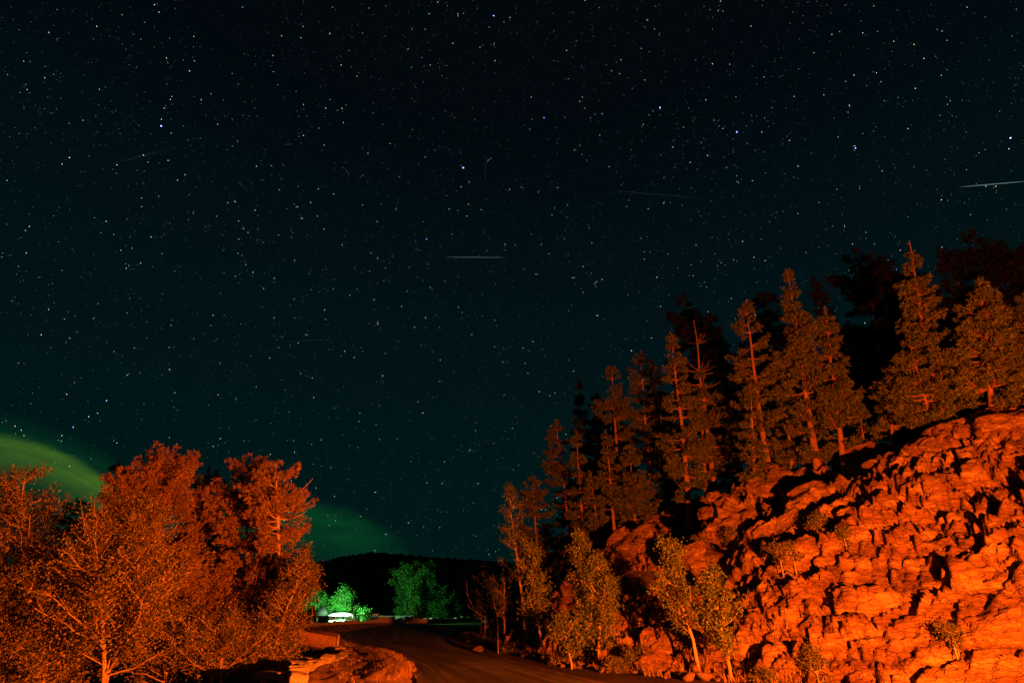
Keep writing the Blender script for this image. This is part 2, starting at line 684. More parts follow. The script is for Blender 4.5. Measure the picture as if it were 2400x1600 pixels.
aa = np.concatenate([np.arange(ARC0, 50, 0.06), np.arange(50, ARC1, 0.14)])
sa = np.concatenate([np.arange(-0.6, 8, 0.055), np.arange(8, SMAX, 0.07)])
A_, S_ = np.meshgrid(aa, sa, indexing='ij')
P2 = hill_pt(A_, S_).reshape(-1, 2)
z0 = terr(P2[:, 0], P2[:, 1])
G = np.concatenate([P2, z0[:, None]], 1).reshape(len(aa), len(sa), 3)
du = np.gradient(G, axis=0)
dv = np.gradient(G, axis=1)
nr = np.cross(du, dv)
nr /= np.linalg.norm(nr, axis=2)[..., None] + 1e-9
if nr[..., 2].mean() < 0:
    nr = -nr
for _ in range(8):                                           # smooth the normals
    nr[1:-1, 1:-1] = (nr[:-2, 1:-1] + nr[2:, 1:-1] + nr[1:-1, :-2] + nr[1:-1, 2:] + nr[1:-1, 1:-1]) / 5
nr /= np.linalg.norm(nr, axis=2)[..., None] + 1e-9
P = G.reshape(-1, 3)
NR = nr.reshape(-1, 3)
sf = S_.ravel()
af = A_.ravel()
# bedding: layers dip so that they climb to the right along the face
e1 = np.array([0.78, -0.20, 0.62])
e1 /= np.linalg.norm(e1)
e3 = np.cross(e1, np.array([0.55, 0.82, 0.05]))
e3 /= np.linalg.norm(e3)
if e3[2] < 0:
    e3 = -e3
e2 = np.cross(e3, e1)
B = np.stack([P @ e1, P @ e2, P @ e3], 1)
wob = np.stack([fbm(P * 0.5, 3, 21), fbm(P * 0.5, 3, 31), fbm(P * 0.5, 3, 41)], 1)
B = B + wob * 1.5


def facets(scale, seed, amp, tilt, crack, width):
    f1, f2, idr, off = cells(B * np.array(scale), seed)
    h = (idr[:, 0] - 0.5) * amp
    h += (off * (idr * 2 - 1)).sum(1) * tilt
    edge = np.clip(1 - (f2 - f1) / width, 0, 1)
    return h - crack * edge ** 1.5


blocky = np.clip(0.70 + 2.0 * fbm(P * 0.2, 3, 77), 0.42, 1.15)     # some parts shattered, some smooth slabs
disp = facets((0.30, 0.36, 0.55), 100, 0.70, 0.46, 0.18, 0.06)
disp += facets((0.75, 0.8, 1.7), 200, 0.56, 0.52, 0.24, 0.10) * (0.35 + 0.65 * blocky)
disp += facets((1.9, 1.9, 4.2), 300, 0.25, 0.32, 0.11, 0.14) * blocky
disp += facets((4.2, 4.2, 8.5), 350, 0.11, 0.16, 0.05, 0.2) * blocky
disp += fbm(P * 3.0, 4, 61) * 0.10
gully = np.exp(-((af - 36.2 - 0.12 * sf) / 1.3) ** 2) * np.clip(sf, 0, 4) * 0.42
gully += np.exp(-((af - 43.0 - 0.2 * sf) / 1.6) ** 2) * np.clip(sf - 1, 0, 3) * 0.3
fade = np.clip((sf + 0.6) / 1.0, 0, 1) * np.clip((SMAX - sf) / 1.5, 0, 1) * np.clip((af - ARC0) / 2, 0, 1)
disp = 0.8 * np.tanh(disp / 0.8)
disp = (disp - 0.7 * gully) * fade
PD = P + NR * disp[:, None]
mb = MB()
mb.add(PD, q=grid_faces(len(aa), len(sa))[:, ::-1])
hill = tag(mb.build('rocky_hillside', rock_m), kind='structure')
HGRID = PD.reshape(len(aa), len(sa), 3)


def hill_surface(px, py):
    """nearest modelled rock point seen through a photo pixel"""
    d = ray(px, py)
    d = d / np.linalg.norm(d)
    v = PD - np.array([0, 0, CAMZ])
    k = v @ d
    off = np.linalg.norm(v - k[:, None] * d, axis=1)
    c = np.nonzero((off < 0.14) & (k > 0))[0]
    if len(c) == 0:
        return on_ground(px, py)
    return PD[c[np.argmin(k[c])]]


# ------------------------------------------------------------------ rocks
def rock_mesh(seed, sub=3, rough=0.28, flatz=0.8, m=None):
    import bmesh
    bm = bmesh.new()
    bmesh.ops.create_icosphere(bm, subdivisions=sub, radius=1.0)
    V = np.array([v.co[:] for v in bm.verts])
    rs = np.random.RandomState(seed)
    f1, f2, idr, off = cells(V * 1.1 + seed * 3.7, seed)
    r = 1 + fbm(V * 1.3 + seed, 3, seed) * rough * 2
    V = V * r[:, None]
    for _ in range(9):                                       # cut flat faces
        n = rs.normal(size=3)
        n /= np.linalg.norm(n)
        h = rs.uniform(0.55, 0.9)
        d = V @ n - h
        V = np.where((d > 0)[:, None], V - n * d[:, None] * 0.9, V)
    if sub > 3:
        f1, f2, idr, off = cells(V * np.array([1.8, 1.8, 3.6]) + 5.0, seed + 50)
        nn = V / np.linalg.norm(V, axis=1)[:, None]
        V = V + nn * ((idr[:, 0] - 0.5) * 0.12 + (off * (idr * 2 - 1)).sum(1) * 0.16 - 0.06 * np.clip(1 - (f2 - f1) / 0.12, 0, 1) + fbm(V * 4, 3, seed) * 0.10)[:, None]
    V *= np.array([1, rs.uniform(0.7, 1), flatz * rs.uniform(0.7, 1)])
    for v, c in zip(bm.verts, V):
        v.co = c
    me = bpy.data.meshes.new('rock')
    bm.to_mesh(me)
    bm.free()
    me.materials.append(m or rock_m)
    return me


RM = [rock_mesh(i, 4) for i in range(8)]
RL = [rock_mesh(20 + i, 2) for i in range(6)]
rubble_m = mat('rubble_stone', M_rock((0.22, 0.14, 0.08), (0.36, 0.25, 0.15), (0.50, 0.38, 0.24), 2.5))
RG = [rock_mesh(40 + i, 2, m=rubble_m) for i in range(5)]
rnd = random.Random(7)

# boulders one can single out, on the brow and foot of the hillside (photo pixel, radius, flat, label)
for px, py, r, lab in [
    (1672, 1168, 0.62, 'rounded boulder perched alone at the left end of the rocky brow below the pale trunk'),
    (1806, 1150, 0.95, 'large round smooth boulder on the brow below the middle pines'),
    (1650, 1205, 0.55, 'squat boulder just below the perched boulder on the left end of the brow'),
    (2030, 1062, 1.05, 'broad layered boulder under the gap between the pines on the brow'),
    (1655, 1330, 0.75, 'pale angular block leaning in the scree above the roadside aspens'),
    (1540, 1560, 0.8, 'cracked lit boulder at the foot of the slope left of the leaning aspen'),
    (2350, 992, 1.25, 'big flat slab jutting from the top right of the rock face'),
    (1575, 1205, 0.8, 'rock outcrop block in the dark gap left of the brow'),
    (1112, 1526, 0.30, 'dim lone boulder beside the dead saplings at the bend'),
]:
    p = hill_surface(px, py)
    o = link('boulder', RM[rnd.randrange(8)])
    o.location = p + np.array([0.1, 0.25, 0.15 * r])
    o.scale = (r, r, r * (0.5 if 'slab' in lab or 'layered' in lab else 0.85))
    o.rotation_euler = (rnd.uniform(-.3, .3), rnd.uniform(-.3, .3), rnd.uniform(0, 6))
    tag(o, lab, 'boulder')

# rocks bedded in the slope: pieces of the hillside
for i in range(150):
    a = rnd.uniform(22, 50)
    s = rnd.choice([rnd.uniform(8.5, 13.2), rnd.uniform(4, 13), rnd.uniform(4, 13)])
    ia = int(np.searchsorted(aa, a).clip(0, len(aa) - 1))
    js = int(np.searchsorted(sa, s).clip(0, len(sa) - 1))
    p = HGRID[ia, js]
    r = rnd.choice([0.2, 0.28, 0.35, 0.45, 0.6])
    o = link('rock', rnd.choice(RM if r > 0.4 else RL), hill)
    o.location = p
    o.scale = (r * rnd.uniform(1.0, 1.7), r, r * rnd.uniform(0.6, 0.9))
    o.rotation_euler = (rnd.uniform(-.3, .3), rnd.uniform(-.7, -0.1), rnd.uniform(-1.0, 0.2))

# rubble along the road edge
for i in range(110):
    a = rnd.uniform(34, 56)
    s = rnd.uniform(-1.15, 0.5)
    q = hill_pt(np.array([a]), np.array([s]))[0]
    z = terr([q[0]], [q[1]])[0]
    r = rnd.choice([0.06, 0.08, 0.09, 0.11, 0.13, 0.16, 0.2])
    o = link('rubble_rock', rnd.choice(RG))
    o.location = (q[0], q[1], z + r * 0.4)
    o.scale = (r * rnd.uniform(1, 1.5), r, r * 0.8)
    o.rotation_euler = (rnd.uniform(-.4, .4), rnd.uniform(-.4, .4), rnd.uniform(0, 6))
    tag(o, 'small loose rock in the rubble strip along the right road edge', 'rock', 'rubble along the right road edge')

# ------------------------------------------------------------------ road, kerbs, verge
KL = np.array([(-0.5, 6), (-1.6, 12), tuple(flat(975, 1598)), tuple(flat(967, 1578)), tuple(flat(948, 1551)), tuple(flat(894, 1530)), tuple(flat(858, 1519)),
               tuple(flat(826, 1511)), tuple(flat(802, 1500)), tuple(flat(797, 1488)), tuple(flat(814, 1480)), tuple(flat(841, 1474)),
               tuple(flat(894, 1466)), tuple(flat(966, 1459)), tuple(flat(1040, 1456)), (4, 67), (30, 76), (120, 100)])
KR = np.array([(5.4, 6), (4.6, 11), tuple(flat(1400, 1600)), tuple(flat(1240, 1561)), tuple(flat(1150, 1538)), tuple(flat(1090, 1519)), tuple(flat(1056, 1502)),
               tuple(flat(1050, 1492)), tuple(flat(1062, 1482)), tuple(flat(1105, 1474)), (8, 55), (30, 66), (120, 90)])
KL = spline(KL, 300)
KR = spline(KR, 300)


def ribbon(name, A, Bp, z, m, nacross=12, hfun=None):
    n = len(A)
    t = np.linspace(0, 1, nacross)
    V = A[:, None, :] * (1 - t)[None, :, None] + Bp[:, None, :] * t[None, :, None]
    zz = np.full((n, nacross), z)
    V3 = np.concatenate([V, zz[..., None]], 2)
    if hfun is not None:
        V3 = hfun(V3)
    f = grid_faces(n, nacross)
    mb = MB()
    mb.add(V3.reshape(-1, 3), q=f[:, ::-1])
    o = mb.build(name, m, smooth=True)
    at = o.data.attributes.new('lane', 'FLOAT_VECTOR', 'POINT')
    al = np.concatenate([[0], np.cumsum(np.linalg.norm(np.diff((A + Bp) / 2, axis=0), axis=1))])
    cr = np.stack([np.repeat(t[None], n, 0), np.repeat(al[:, None], nacross, 1), np.zeros((n, nacross))], -1)
    at.data.foreach_set('vector', cr.astype(np.float32).ravel())
    return tag(o, kind='structure')


tq = np.linspace(0, 1, 300)
ribbon('road', KL, KR, 0.004, road_m)


def kerb(name, P, w, h, m):
    t = np.gradient(P, axis=0)
    t /= np.linalg.norm(t, axis=1)[:, None]
    nr = np.stack([t[:, 1], -t[:, 0]], 1)
    prof = [(-w / 2, -0.05), (-w / 2 + 0.03, h), (w / 2 - 0.03, h), (w / 2, -0.05)]
    V = np.stack([np.concatenate([P + nr * a, np.full((len(P), 1), b)], 1) for a, b in prof], 1)
    mb = MB()
    mb.add(V.reshape(-1, 3), q=grid_faces(len(P), 4))
    return tag(mb.build(name, m), kind='structure')


kerb('kerb', KL, 0.12, 0.06, kerb_m)
kerb('kerb', KR, 0.12, 0.05, kerb_m)

rs = np.random.RandomState(12)
mb = MB()
gp = np.array([[0.9, 0, -.2], [-.3, .8, -.2], [-.5, -.7, -.2], [0.1, 0, 0.7]])
for i in range(700):                                       # grit swept to the road edges
    k = rs.randint(0, 190)
    t = rs.uniform(0, 1) ** 2.2 * 0.55
    q = KL[k] * (1 - t) + KR[k] * t if rs.uniform() < 0.7 else KR[k] * (1 - t * .4) + KL[k] * t * .4
    r = rs.uniform(0.008, 0.022)
    a = rs.uniform(0, 6.3)
    c_, s2_ = math.cos(a), math.sin(a)
    mb.add(gp @ np.array([[c_, s2_, 0], [-s2_, c_, 0], [0, 0, 1]]) * r + np.array([q[0], q[1], 0.004 + r * .15]), t=[[0, 1, 3], [1, 2, 3], [2, 0, 3], [2, 1, 0]])
tag(mb.build('road_grit', rock_m), kind='stuff')

# dirt verge between kerb and wall, with two grassy ridges
R1 = spline([flat(880, 1600), flat(902, 1583), flat(899, 1564), flat(880, 1546), flat(855, 1531)], 60)
R2 = spline([flat(925, 1600), flat(941, 1584), flat(934, 1570), flat(912, 1550), flat(880, 1534)], 60)
wi = WALL[6:70]
va = spline(KL[8:205][::4], 520)
# match wall points to the kerb by nearest distance
vb = np.stack([WALL[np.argmin(((WALL - p) ** 2).sum(1))] for p in va])
for _ in range(60):
    vb[1:-1] = (vb[:-2] + vb[2:] + 2 * vb[1:-1]) / 4


def verge_h(V3):
    sh = V3.shape
    v = V3.reshape(-1, 3)
    d1, _ = sdist(R1, v[:, 0], v[:, 1])
    d2, _ = sdist(R2, v[:, 0], v[:, 1])
    p = np.stack([v[:, 0], v[:, 1], 0 * v[:, 0]], 1)
    h = 0.13 * np.exp(-(d1 / 0.24) ** 2) + 0.13 * np.exp(-(d2 / 0.20) ** 2)
    h += 0.08 * fbm(p * 1.2, 4, 3) + 0.10 * fbm(p * 5, 3, 4)
    t = np.linspace(0, 1, sh[1])[None, :].repeat(sh[0], 0).ravel()
    e = np.clip(t / 0.08, 0, 1) * np.clip((1 - t) / 0.05, 0, 1)
    v[:, 2] += np.clip(h, -0.02, 1) * e + 0.035 * e + 0.15 * np.clip(t * 1.1, 0, 1)
    return v.reshape(sh)


ribbon('verge', va, vb, 0.004, verge_m, 60, verge_h)


def tufts(name, pts, hmin, hmax, m, blades=9, seed=1, w=0.012):
    rs = np.random.RandomState(seed)
    pts = np.repeat(np.asarray(pts), blades, 0)
    n = len(pts)
    a = rs.uniform(0, 2 * PI, n)
    ln = rs.uniform(hmin, hmax, n)
    b = pts + np.stack([rs.normal(0, .05, n), rs.normal(0, .05, n), -0.02 * np.ones(n)], 1)
    side = np.stack([np.cos(a), np.sin(a), 0 * a], 1) * w
    tip = b + np.stack([rs.normal(0, .35, n) * ln, rs.normal(0, .35, n) * ln, ln], 1)
    V = np.stack([b - side, b + side, tip], 1).reshape(-1, 3)
    mb = MB()
    mb.add(V, t=np.arange(3 * n).reshape(-1, 3))
    return tag(mb.build(name, m), kind='stuff')


rs = np.random.RandomState(3)
gp = []
for R in (R1, R2):
    for i in range(420):
        q = R[rs.randint(len(R))] + rs.normal(0, 0.16, 2)
        gp.append((q[0], q[1], 0.13))
for i in range(900):
    k = rs.randint(0, 520)
    t = rs.uniform(0.02, 0.98)
    q = va[k] * (1 - t) + vb[k] * t
    gp.append((q[0], q[1], 0.04 + 0.15 * t))
tufts('verge_grass', gp, 0.05, 0.17, grass_m)
gp = []
for i in range(800):                                     # weeds along the hill foot
    a, s = rs.uniform(33, 60), rs.uniform(-0.9, 2.5)
    q = hill_pt(np.array([a]), np.array([s]))[0]
    gp.append((q[0], q[1], terr([q[0]], [q[1]])[0]))
tufts('foot_grass', gp, 0.08, 0.3, grass_m, 8, 5)

# ------------------------------------------------------------------ stone walls
def stone_block(seed, m):
    import bmesh
    bm = bmesh.new()
    bmesh.ops.create_cube(bm, size=1.0)
    bmesh.ops.bevel(bm, geom=bm.edges[:] + bm.verts[:], offset=0.07, segments=1, affect='EDGES')
    bmesh.ops.triangulate(bm, faces=[f for f in bm.faces if len(f.verts) > 4])
    V = np.array([v.co[:] for v in bm.verts])
    V += np.stack([fbm(V * 1.7 + seed * 5.1 + k * 9, 2, seed) for k in range(3)], 1) * 0.28
    for v, c in zip(bm.verts, V):
        v.co = c
    me = bpy.data.meshes.new('stone')
    bm.to_mesh(me)
    bm.free()
    me.materials.append(m)
    return me


SB = [stone_block(i, stone_m) for i in range(8)]
SP = [stone_block(30 + i, pale_stone_m) for i in range(4)]


def wall_run(root, P, h, ln, thick, rr, meshes, courses=2, jag=0.12, skip=None):
    d = np.concatenate([[0], np.cumsum(np.linalg.norm(np.diff(P, axis=0), axis=1))])
    for c in range(courses):
        s = -rr.uniform(0, ln)
        while s < d[-1]:
            l = ln * rr.uniform(0.75, 1.35)
            m = min(max(s + l / 2, 0), d[-1])
            x, y = np.interp(m, d, P[:, 0]), np.interp(m, d, P[:, 1])
            x2, y2 = np.interp(m + .3, d, P[:, 0]), np.interp(m + .3, d, P[:, 1])
            x1, y1 = np.interp(m - .3, d, P[:, 0]), np.interp(m - .3, d, P[:, 1])
            rz = math.atan2(y2 - y1, x2 - x1)
            hh = h / courses * rr.uniform(0.85, 1.05) + (rr.uniform(0, jag) if c == courses - 1 else 0)
            if courses == 1 and root is w1:
                hh *= np.interp(y, [15, 19, 22], [1.15, 1.0, 0.62])
            o = link('stone', rr.choice(meshes), root)
            o.location = Vector((x + rr.uniform(-.04, .04), y + rr.uniform(-.04, .04), h / courses * c + hh / 2 - 0.02)) - root.location
            o.rotation_euler = (rr.uniform(-.06, .06), rr.uniform(-.06, .06), rz + rr.uniform(-.08, .08))
            o.scale = (l * 0.97, thick * rr.uniform(0.85, 1.2), hh * 0.98)
            s += l


rr = random.Random(11)
wall_pts = WALL[(WALL[:, 1] > 12.5) & (WALL[:, 1] < 27.5) & (WALL[:, 0] < -3)]
p0 = wall_pts[0]
w1 = empty('stone_wall', (p0[0], p0[1], 0), 'low wall of big rough stones glowing yellow beside the near verge', 'wall')
wall_run(w1, wall_pts, 0.31, 0.36, 0.36, rr, SB, 1, 0.12)
for px, py, l in [(720, 1588, 1.0), (775, 1558, 0.8), (786, 1545, 0.7)]:      # capstones reaching back to the left
    q = WALL[np.argmin(abs(WALL[:, 1] - flat(px + 40, py + 20)[1]))]
    o = link('stone', rr.choice(SB), w1)
    o.location = Vector((q[0] - 0.55, q[1] + 0.1, 0.22)) - w1.location
    o.scale = (l, 0.34, 0.17)
    o.rotation_euler = (0, 0, rr.uniform(-.2, .2))

far_pts = WALL[(WALL[:, 1] > 39) & (WALL[:, 0] < 8)]
w2 = empty('stone_wall', (far_pts[0][0], far_pts[0][1], 0), 'long dim stone wall curving round the far side of the bend', 'wall')
wall_run(w2, far_pts, 0.40, 0.75, 0.5, rr, SB, 1, 0.14)
w2k = 0
for px, py, l in [(905, 1447, 1.5), (928, 1447, 1.6), (946, 1447, 1.3)]:
    q = far_pts[np.argmin([abs(1200 + FPX * p[0] / (p[1] * CT) - px) for p in far_pts])]
    o = link('boulder', rr.choice(SP))
    o.location = (q[0], q[1] + 0.9, 0.42)
    o.scale = (l, 0.9, 0.55)
    tag(o, ['pale lit boulder nearest the hut behind the far wall', 'lavender lit boulder in the middle of the three behind the far wall',
            'pale lit boulder nearest the dark green tree behind the far wall'][w2k], 'boulder')
    w2k += 1


# ------------------------------------------------------------------ slatted railing at the near wall
def bar(a, b, r, name, m, parent, k=6):
    mb = MB()
    mb.tube(np.array([a, b], float) - np.array(parent.location), [r, r], k)
    # caps
    mb2 = mb
    v = np.concatenate(mb.v)
    n = k
    mb.t.append(np.array([[0, i + 1, i] for i in range(1, n - 1)]))
    mb.t.append(np.array([[n, n + i, n + i + 1] for i in range(1, n - 1)]))
    return mb.build(name, m, parent)


RY = 25.5
c_tl, c_tr = at_y(690, 1471, RY + 0.6), at_y(792, 1488, RY)
c_bl, c_br = at_y(672, 1504, RY + 0.6), at_y(787, 1528, RY)
rl = empty('railing', tuple(c_br), 'slatted iron railing with close upright bars sloping down behind the near stone wall', 'railing')
bar(c_tl, c_tr, 0.07, 'top_rail', iron_m, rl, 8)
bar(c_bl, c_br, 0.05, 'bottom_rail', iron_m, rl, 8)
dd = c_tr - c_br
bar(c_br - 0.25 * dd + np.array([.05, -.05, 0]), c_tr + 0.04 * dd + np.array([.05, -.05, 0]), 0.045, 'post', stone_m, rl, 8)  # pale stone colour makes this iron post look lit
bar(c_bl - 0.25 * dd, c_tl + 0.04 * dd, 0.045, 'post', iron_m, rl, 8)
nb = 34
for i in range(nb):
    t = (i + 0.5) / nb
    bar(c_bl * (1 - t) + c_br * t, c_tl * (1 - t) + c_tr * t, 0.020, 'bar', bar_m, rl, 5)

# ------------------------------------------------------------------ hut with railing, left of the bend
HY = 62.0
hp = at_y(792, 1455, HY)
zg = terr([hp[0]], [hp[1]])[0]
top = at_y(800, 1431, HY)[2]
ht = empty('hut', (hp[0], hp[1], zg), 'small pale hut with a lit sloping roof behind the far wall', 'hut')
wd = 2.7
eave = at_y(800, 1441, HY)[2] - zg
mb = MB()
mb.box((0.15, 1.0, eave / 2), (wd * 0.86, 1.9, eave))
mb.build('wall', white_m, ht)
mb = MB()                                                   # front roof slope with thickness
rt = top - zg
q = np.array([[-1.35, -0.35, eave - .02], [1.5, -0.35, eave - .02], [1.15, 1.0, rt], [-0.85, 1.0, rt]])
q2 = q + np.array([0, 0, -0.07])
mb.add(np.vstack([q, q2]), q=[[0, 1, 2, 3], [7, 6, 5, 4], [0, 4, 5, 1], [1, 5, 6, 2], [3, 2, 6, 7], [0, 3, 7, 4]])
mb.build('roof', roof_m, ht)
mb = MB()
mb.box((0.45, 0.02, eave * 0.42), (0.75, 0.06, eave * 0.8))
mb.build('door', white_m, ht)
mb = MB()                                                   # dark pointed porch on the left
mb.box((-1.75, 0.9, eave / 2 - .05), (0.12, 0.12, eave))
mb.box((-2.5, 0.9, eave / 2 - .05), (0.12, 0.12, eave))
mb.box((-2.5, 2.0, eave / 2 - .05), (0.12, 0.12, eave))
mb.build('porch_posts', black_m, ht)
mb = MB()
w_, e_, a_ = 0.85, eave - .05, eave + 0.95
mb.add([[-2.95, 0.4, e_], [-1.35, 0.4, e_], [-1.35, 2.2, e_], [-2.95, 2.2, e_], [-2.1, 1.3, a_]], t=[[0, 1, 4], [1, 2, 4], [2, 3, 4], [3, 0, 4]], q=[[3, 2, 1, 0]])
mb.build('porch_roof', black_m, ht)

fy = HY - 1.6
fa, fb = at_y(768, 1445, fy), at_y(882, 1440, fy)
fz = terr([fa[0]], [fa[1]])[0]
fn = empty('picket_railing', (fa[0], fa[1], fz), 'thin dark picket railing standing in front of the lit hut', 'railing')
fa[2] = at_y(800, 1440, fy)[2]
fb[2] = fa[2]
lo = np.array([0, 0, -(fa[2] - fz) + 0.1])
bar(fa, fb, 0.03, 'top_rail', iron_m, fn)
bar(fa + lo, fb + lo, 0.03, 'bottom_rail', iron_m, fn)
nb = 34
for i in range(nb + 1):
    t = i / nb
    p = fa * (1 - t) + fb * t
    if i % 11 == 0:
        bar(p + lo * 1.05, p + np.array([0, 0, .12]), 0.05, 'post', iron_m, fn)
    else:
        bar(p + lo, p, 0.017, 'picket', iron_m, fn, 5)

by = HY + 1.0
ba, bb = at_y(864, 1441, by), at_y(886, 1442, by)
bz = terr([bb[0]], [bb[1]])[0]
bd = empty('notice_board', (bb[0], bb[1], bz), 'low pale board on a post right of the lit hut', 'board')
mb = MB()
mb.box(((ba[0] - bb[0]) / 2, 0, ba[2] - bz), (abs(ba[0] - bb[0]), 0.06, 0.28))
mb.build('panel', white_m, bd)
bar(np.array([bb[0], bb[1], bz]), np.array([bb[0], bb[1], bb[2] + 0.25]), 0.06, 'post', pale_bark_m, bd)
bar(np.array([ba[0], ba[1], bz]), np.array([ba[0], ba[1], ba[2] + 0.1]), 0.06, 'post', pale_bark_m, bd)

# ------------------------------------------------------------------ distant ridge
hx = np.linspace(-700, 500, 900)
ridge_px = np.array([(-3000, 1365), (300, 1330), (740, 1322), (800, 1307), (870, 1299), (940, 1301), (1030, 1306), (1120, 1313), (1200, 1324), (1500, 1340), (6000, 1370)])
HD = 420.0
kx = 1200 + FPX * hx / (HD * 0.894 + 20)
ry = np.interp(kx, ridge_px[:, 0], ridge_px[:, 1])
rz = np.array([at_y(1200, v, HD)[2] for v in ry])
rows = []
rp = np.stack([hx, 0 * hx, 0 * hx], 1)
spike = np.abs(fbm(rp * 0.55, 2, 8)) * 4.5 + fbm(rp * 0.02, 3, 12) * 3
for t in np.linspace(0, 1, 14):
    y = HD - 260 * (1 - t)
    z = -7 + (rz + 7) * (t ** 1.5) + (spike if t == 1 else fbm(np.stack([hx * .05, 0 * hx + y * .05, 0 * hx], 1), 3, 2) * 8 * t)
    rows.append(np.stack([hx, np.full_like(hx, y), z], 1))
rows.append(np.stack([hx, np.full_like(hx, HD + 260), np.full_like(hx, -9)], 1))
mb = MB()
mb.add(np.array(rows).reshape(-1, 3), q=grid_faces(len(rows), len(hx)))
tag(mb.build('distant_hills', hill_m), kind='structure')

# ------------------------------------------------------------------ trees
def unit(v):
    return v / (np.linalg.norm(v, axis=-1, keepdims=True) + 1e-9)


def blades_mesh(mb, C, D, rs, n, lmin, lmax, w, spread):
    """n slim blades fanning out of every point C along D"""
    C = np.repeat(C, n, 0)
    D = np.repeat(D, n, 0)
    m = len(C)
    d = unit(D + rs.normal(0, spread, (m, 3)))
    l = rs.uniform(lmin, lmax, m)[:, None]
    side = unit(np.cross(d, rs.normal(size=(m, 3)))) * w
    b = C + rs.normal(0, 0.02, (m, 3))
    mid = b + d * l * 0.6
    V = np.stack([b, mid - side, b + d * l, mid + side], 1).reshape(-1, 3)
    mb.add(V, q=np.arange(4 * m).reshape(-1, 4))


def leaves_mesh(mb, C, rs, n, size, spread):
    C = np.repeat(C, n, 0)
    m = len(C)
    c = C + rs.normal(0, spread, (m, 3))
    a = unit(rs.normal(size=(m, 3)))
    b = unit(np.cross(a, rs.normal(size=(m, 3))))
    s = size * rs.uniform(0.6, 1.25, m)[:, None]
    V = np.stack([c - a * s * 0.6, c + b * s * 0.42, c + a * s * 0.6, c - b * s * 0.42], 1).reshape(-1, 3)
    mb.add(V, q=np.arange(4 * m).reshape(-1, 4))


def prof_fir(u):
    return (1 - u) ** 0.95 * min(1, 0.45 + u * 2.6) + 0.03


def prof_pine(u):
    return math.sin(PI * min(1, 0.2 + u * 0.8)) ** 0.9 * 0.95 + 0.05


def prof_col(u):
    return (1 - u ** 2.2) * 0.9 + 0.1


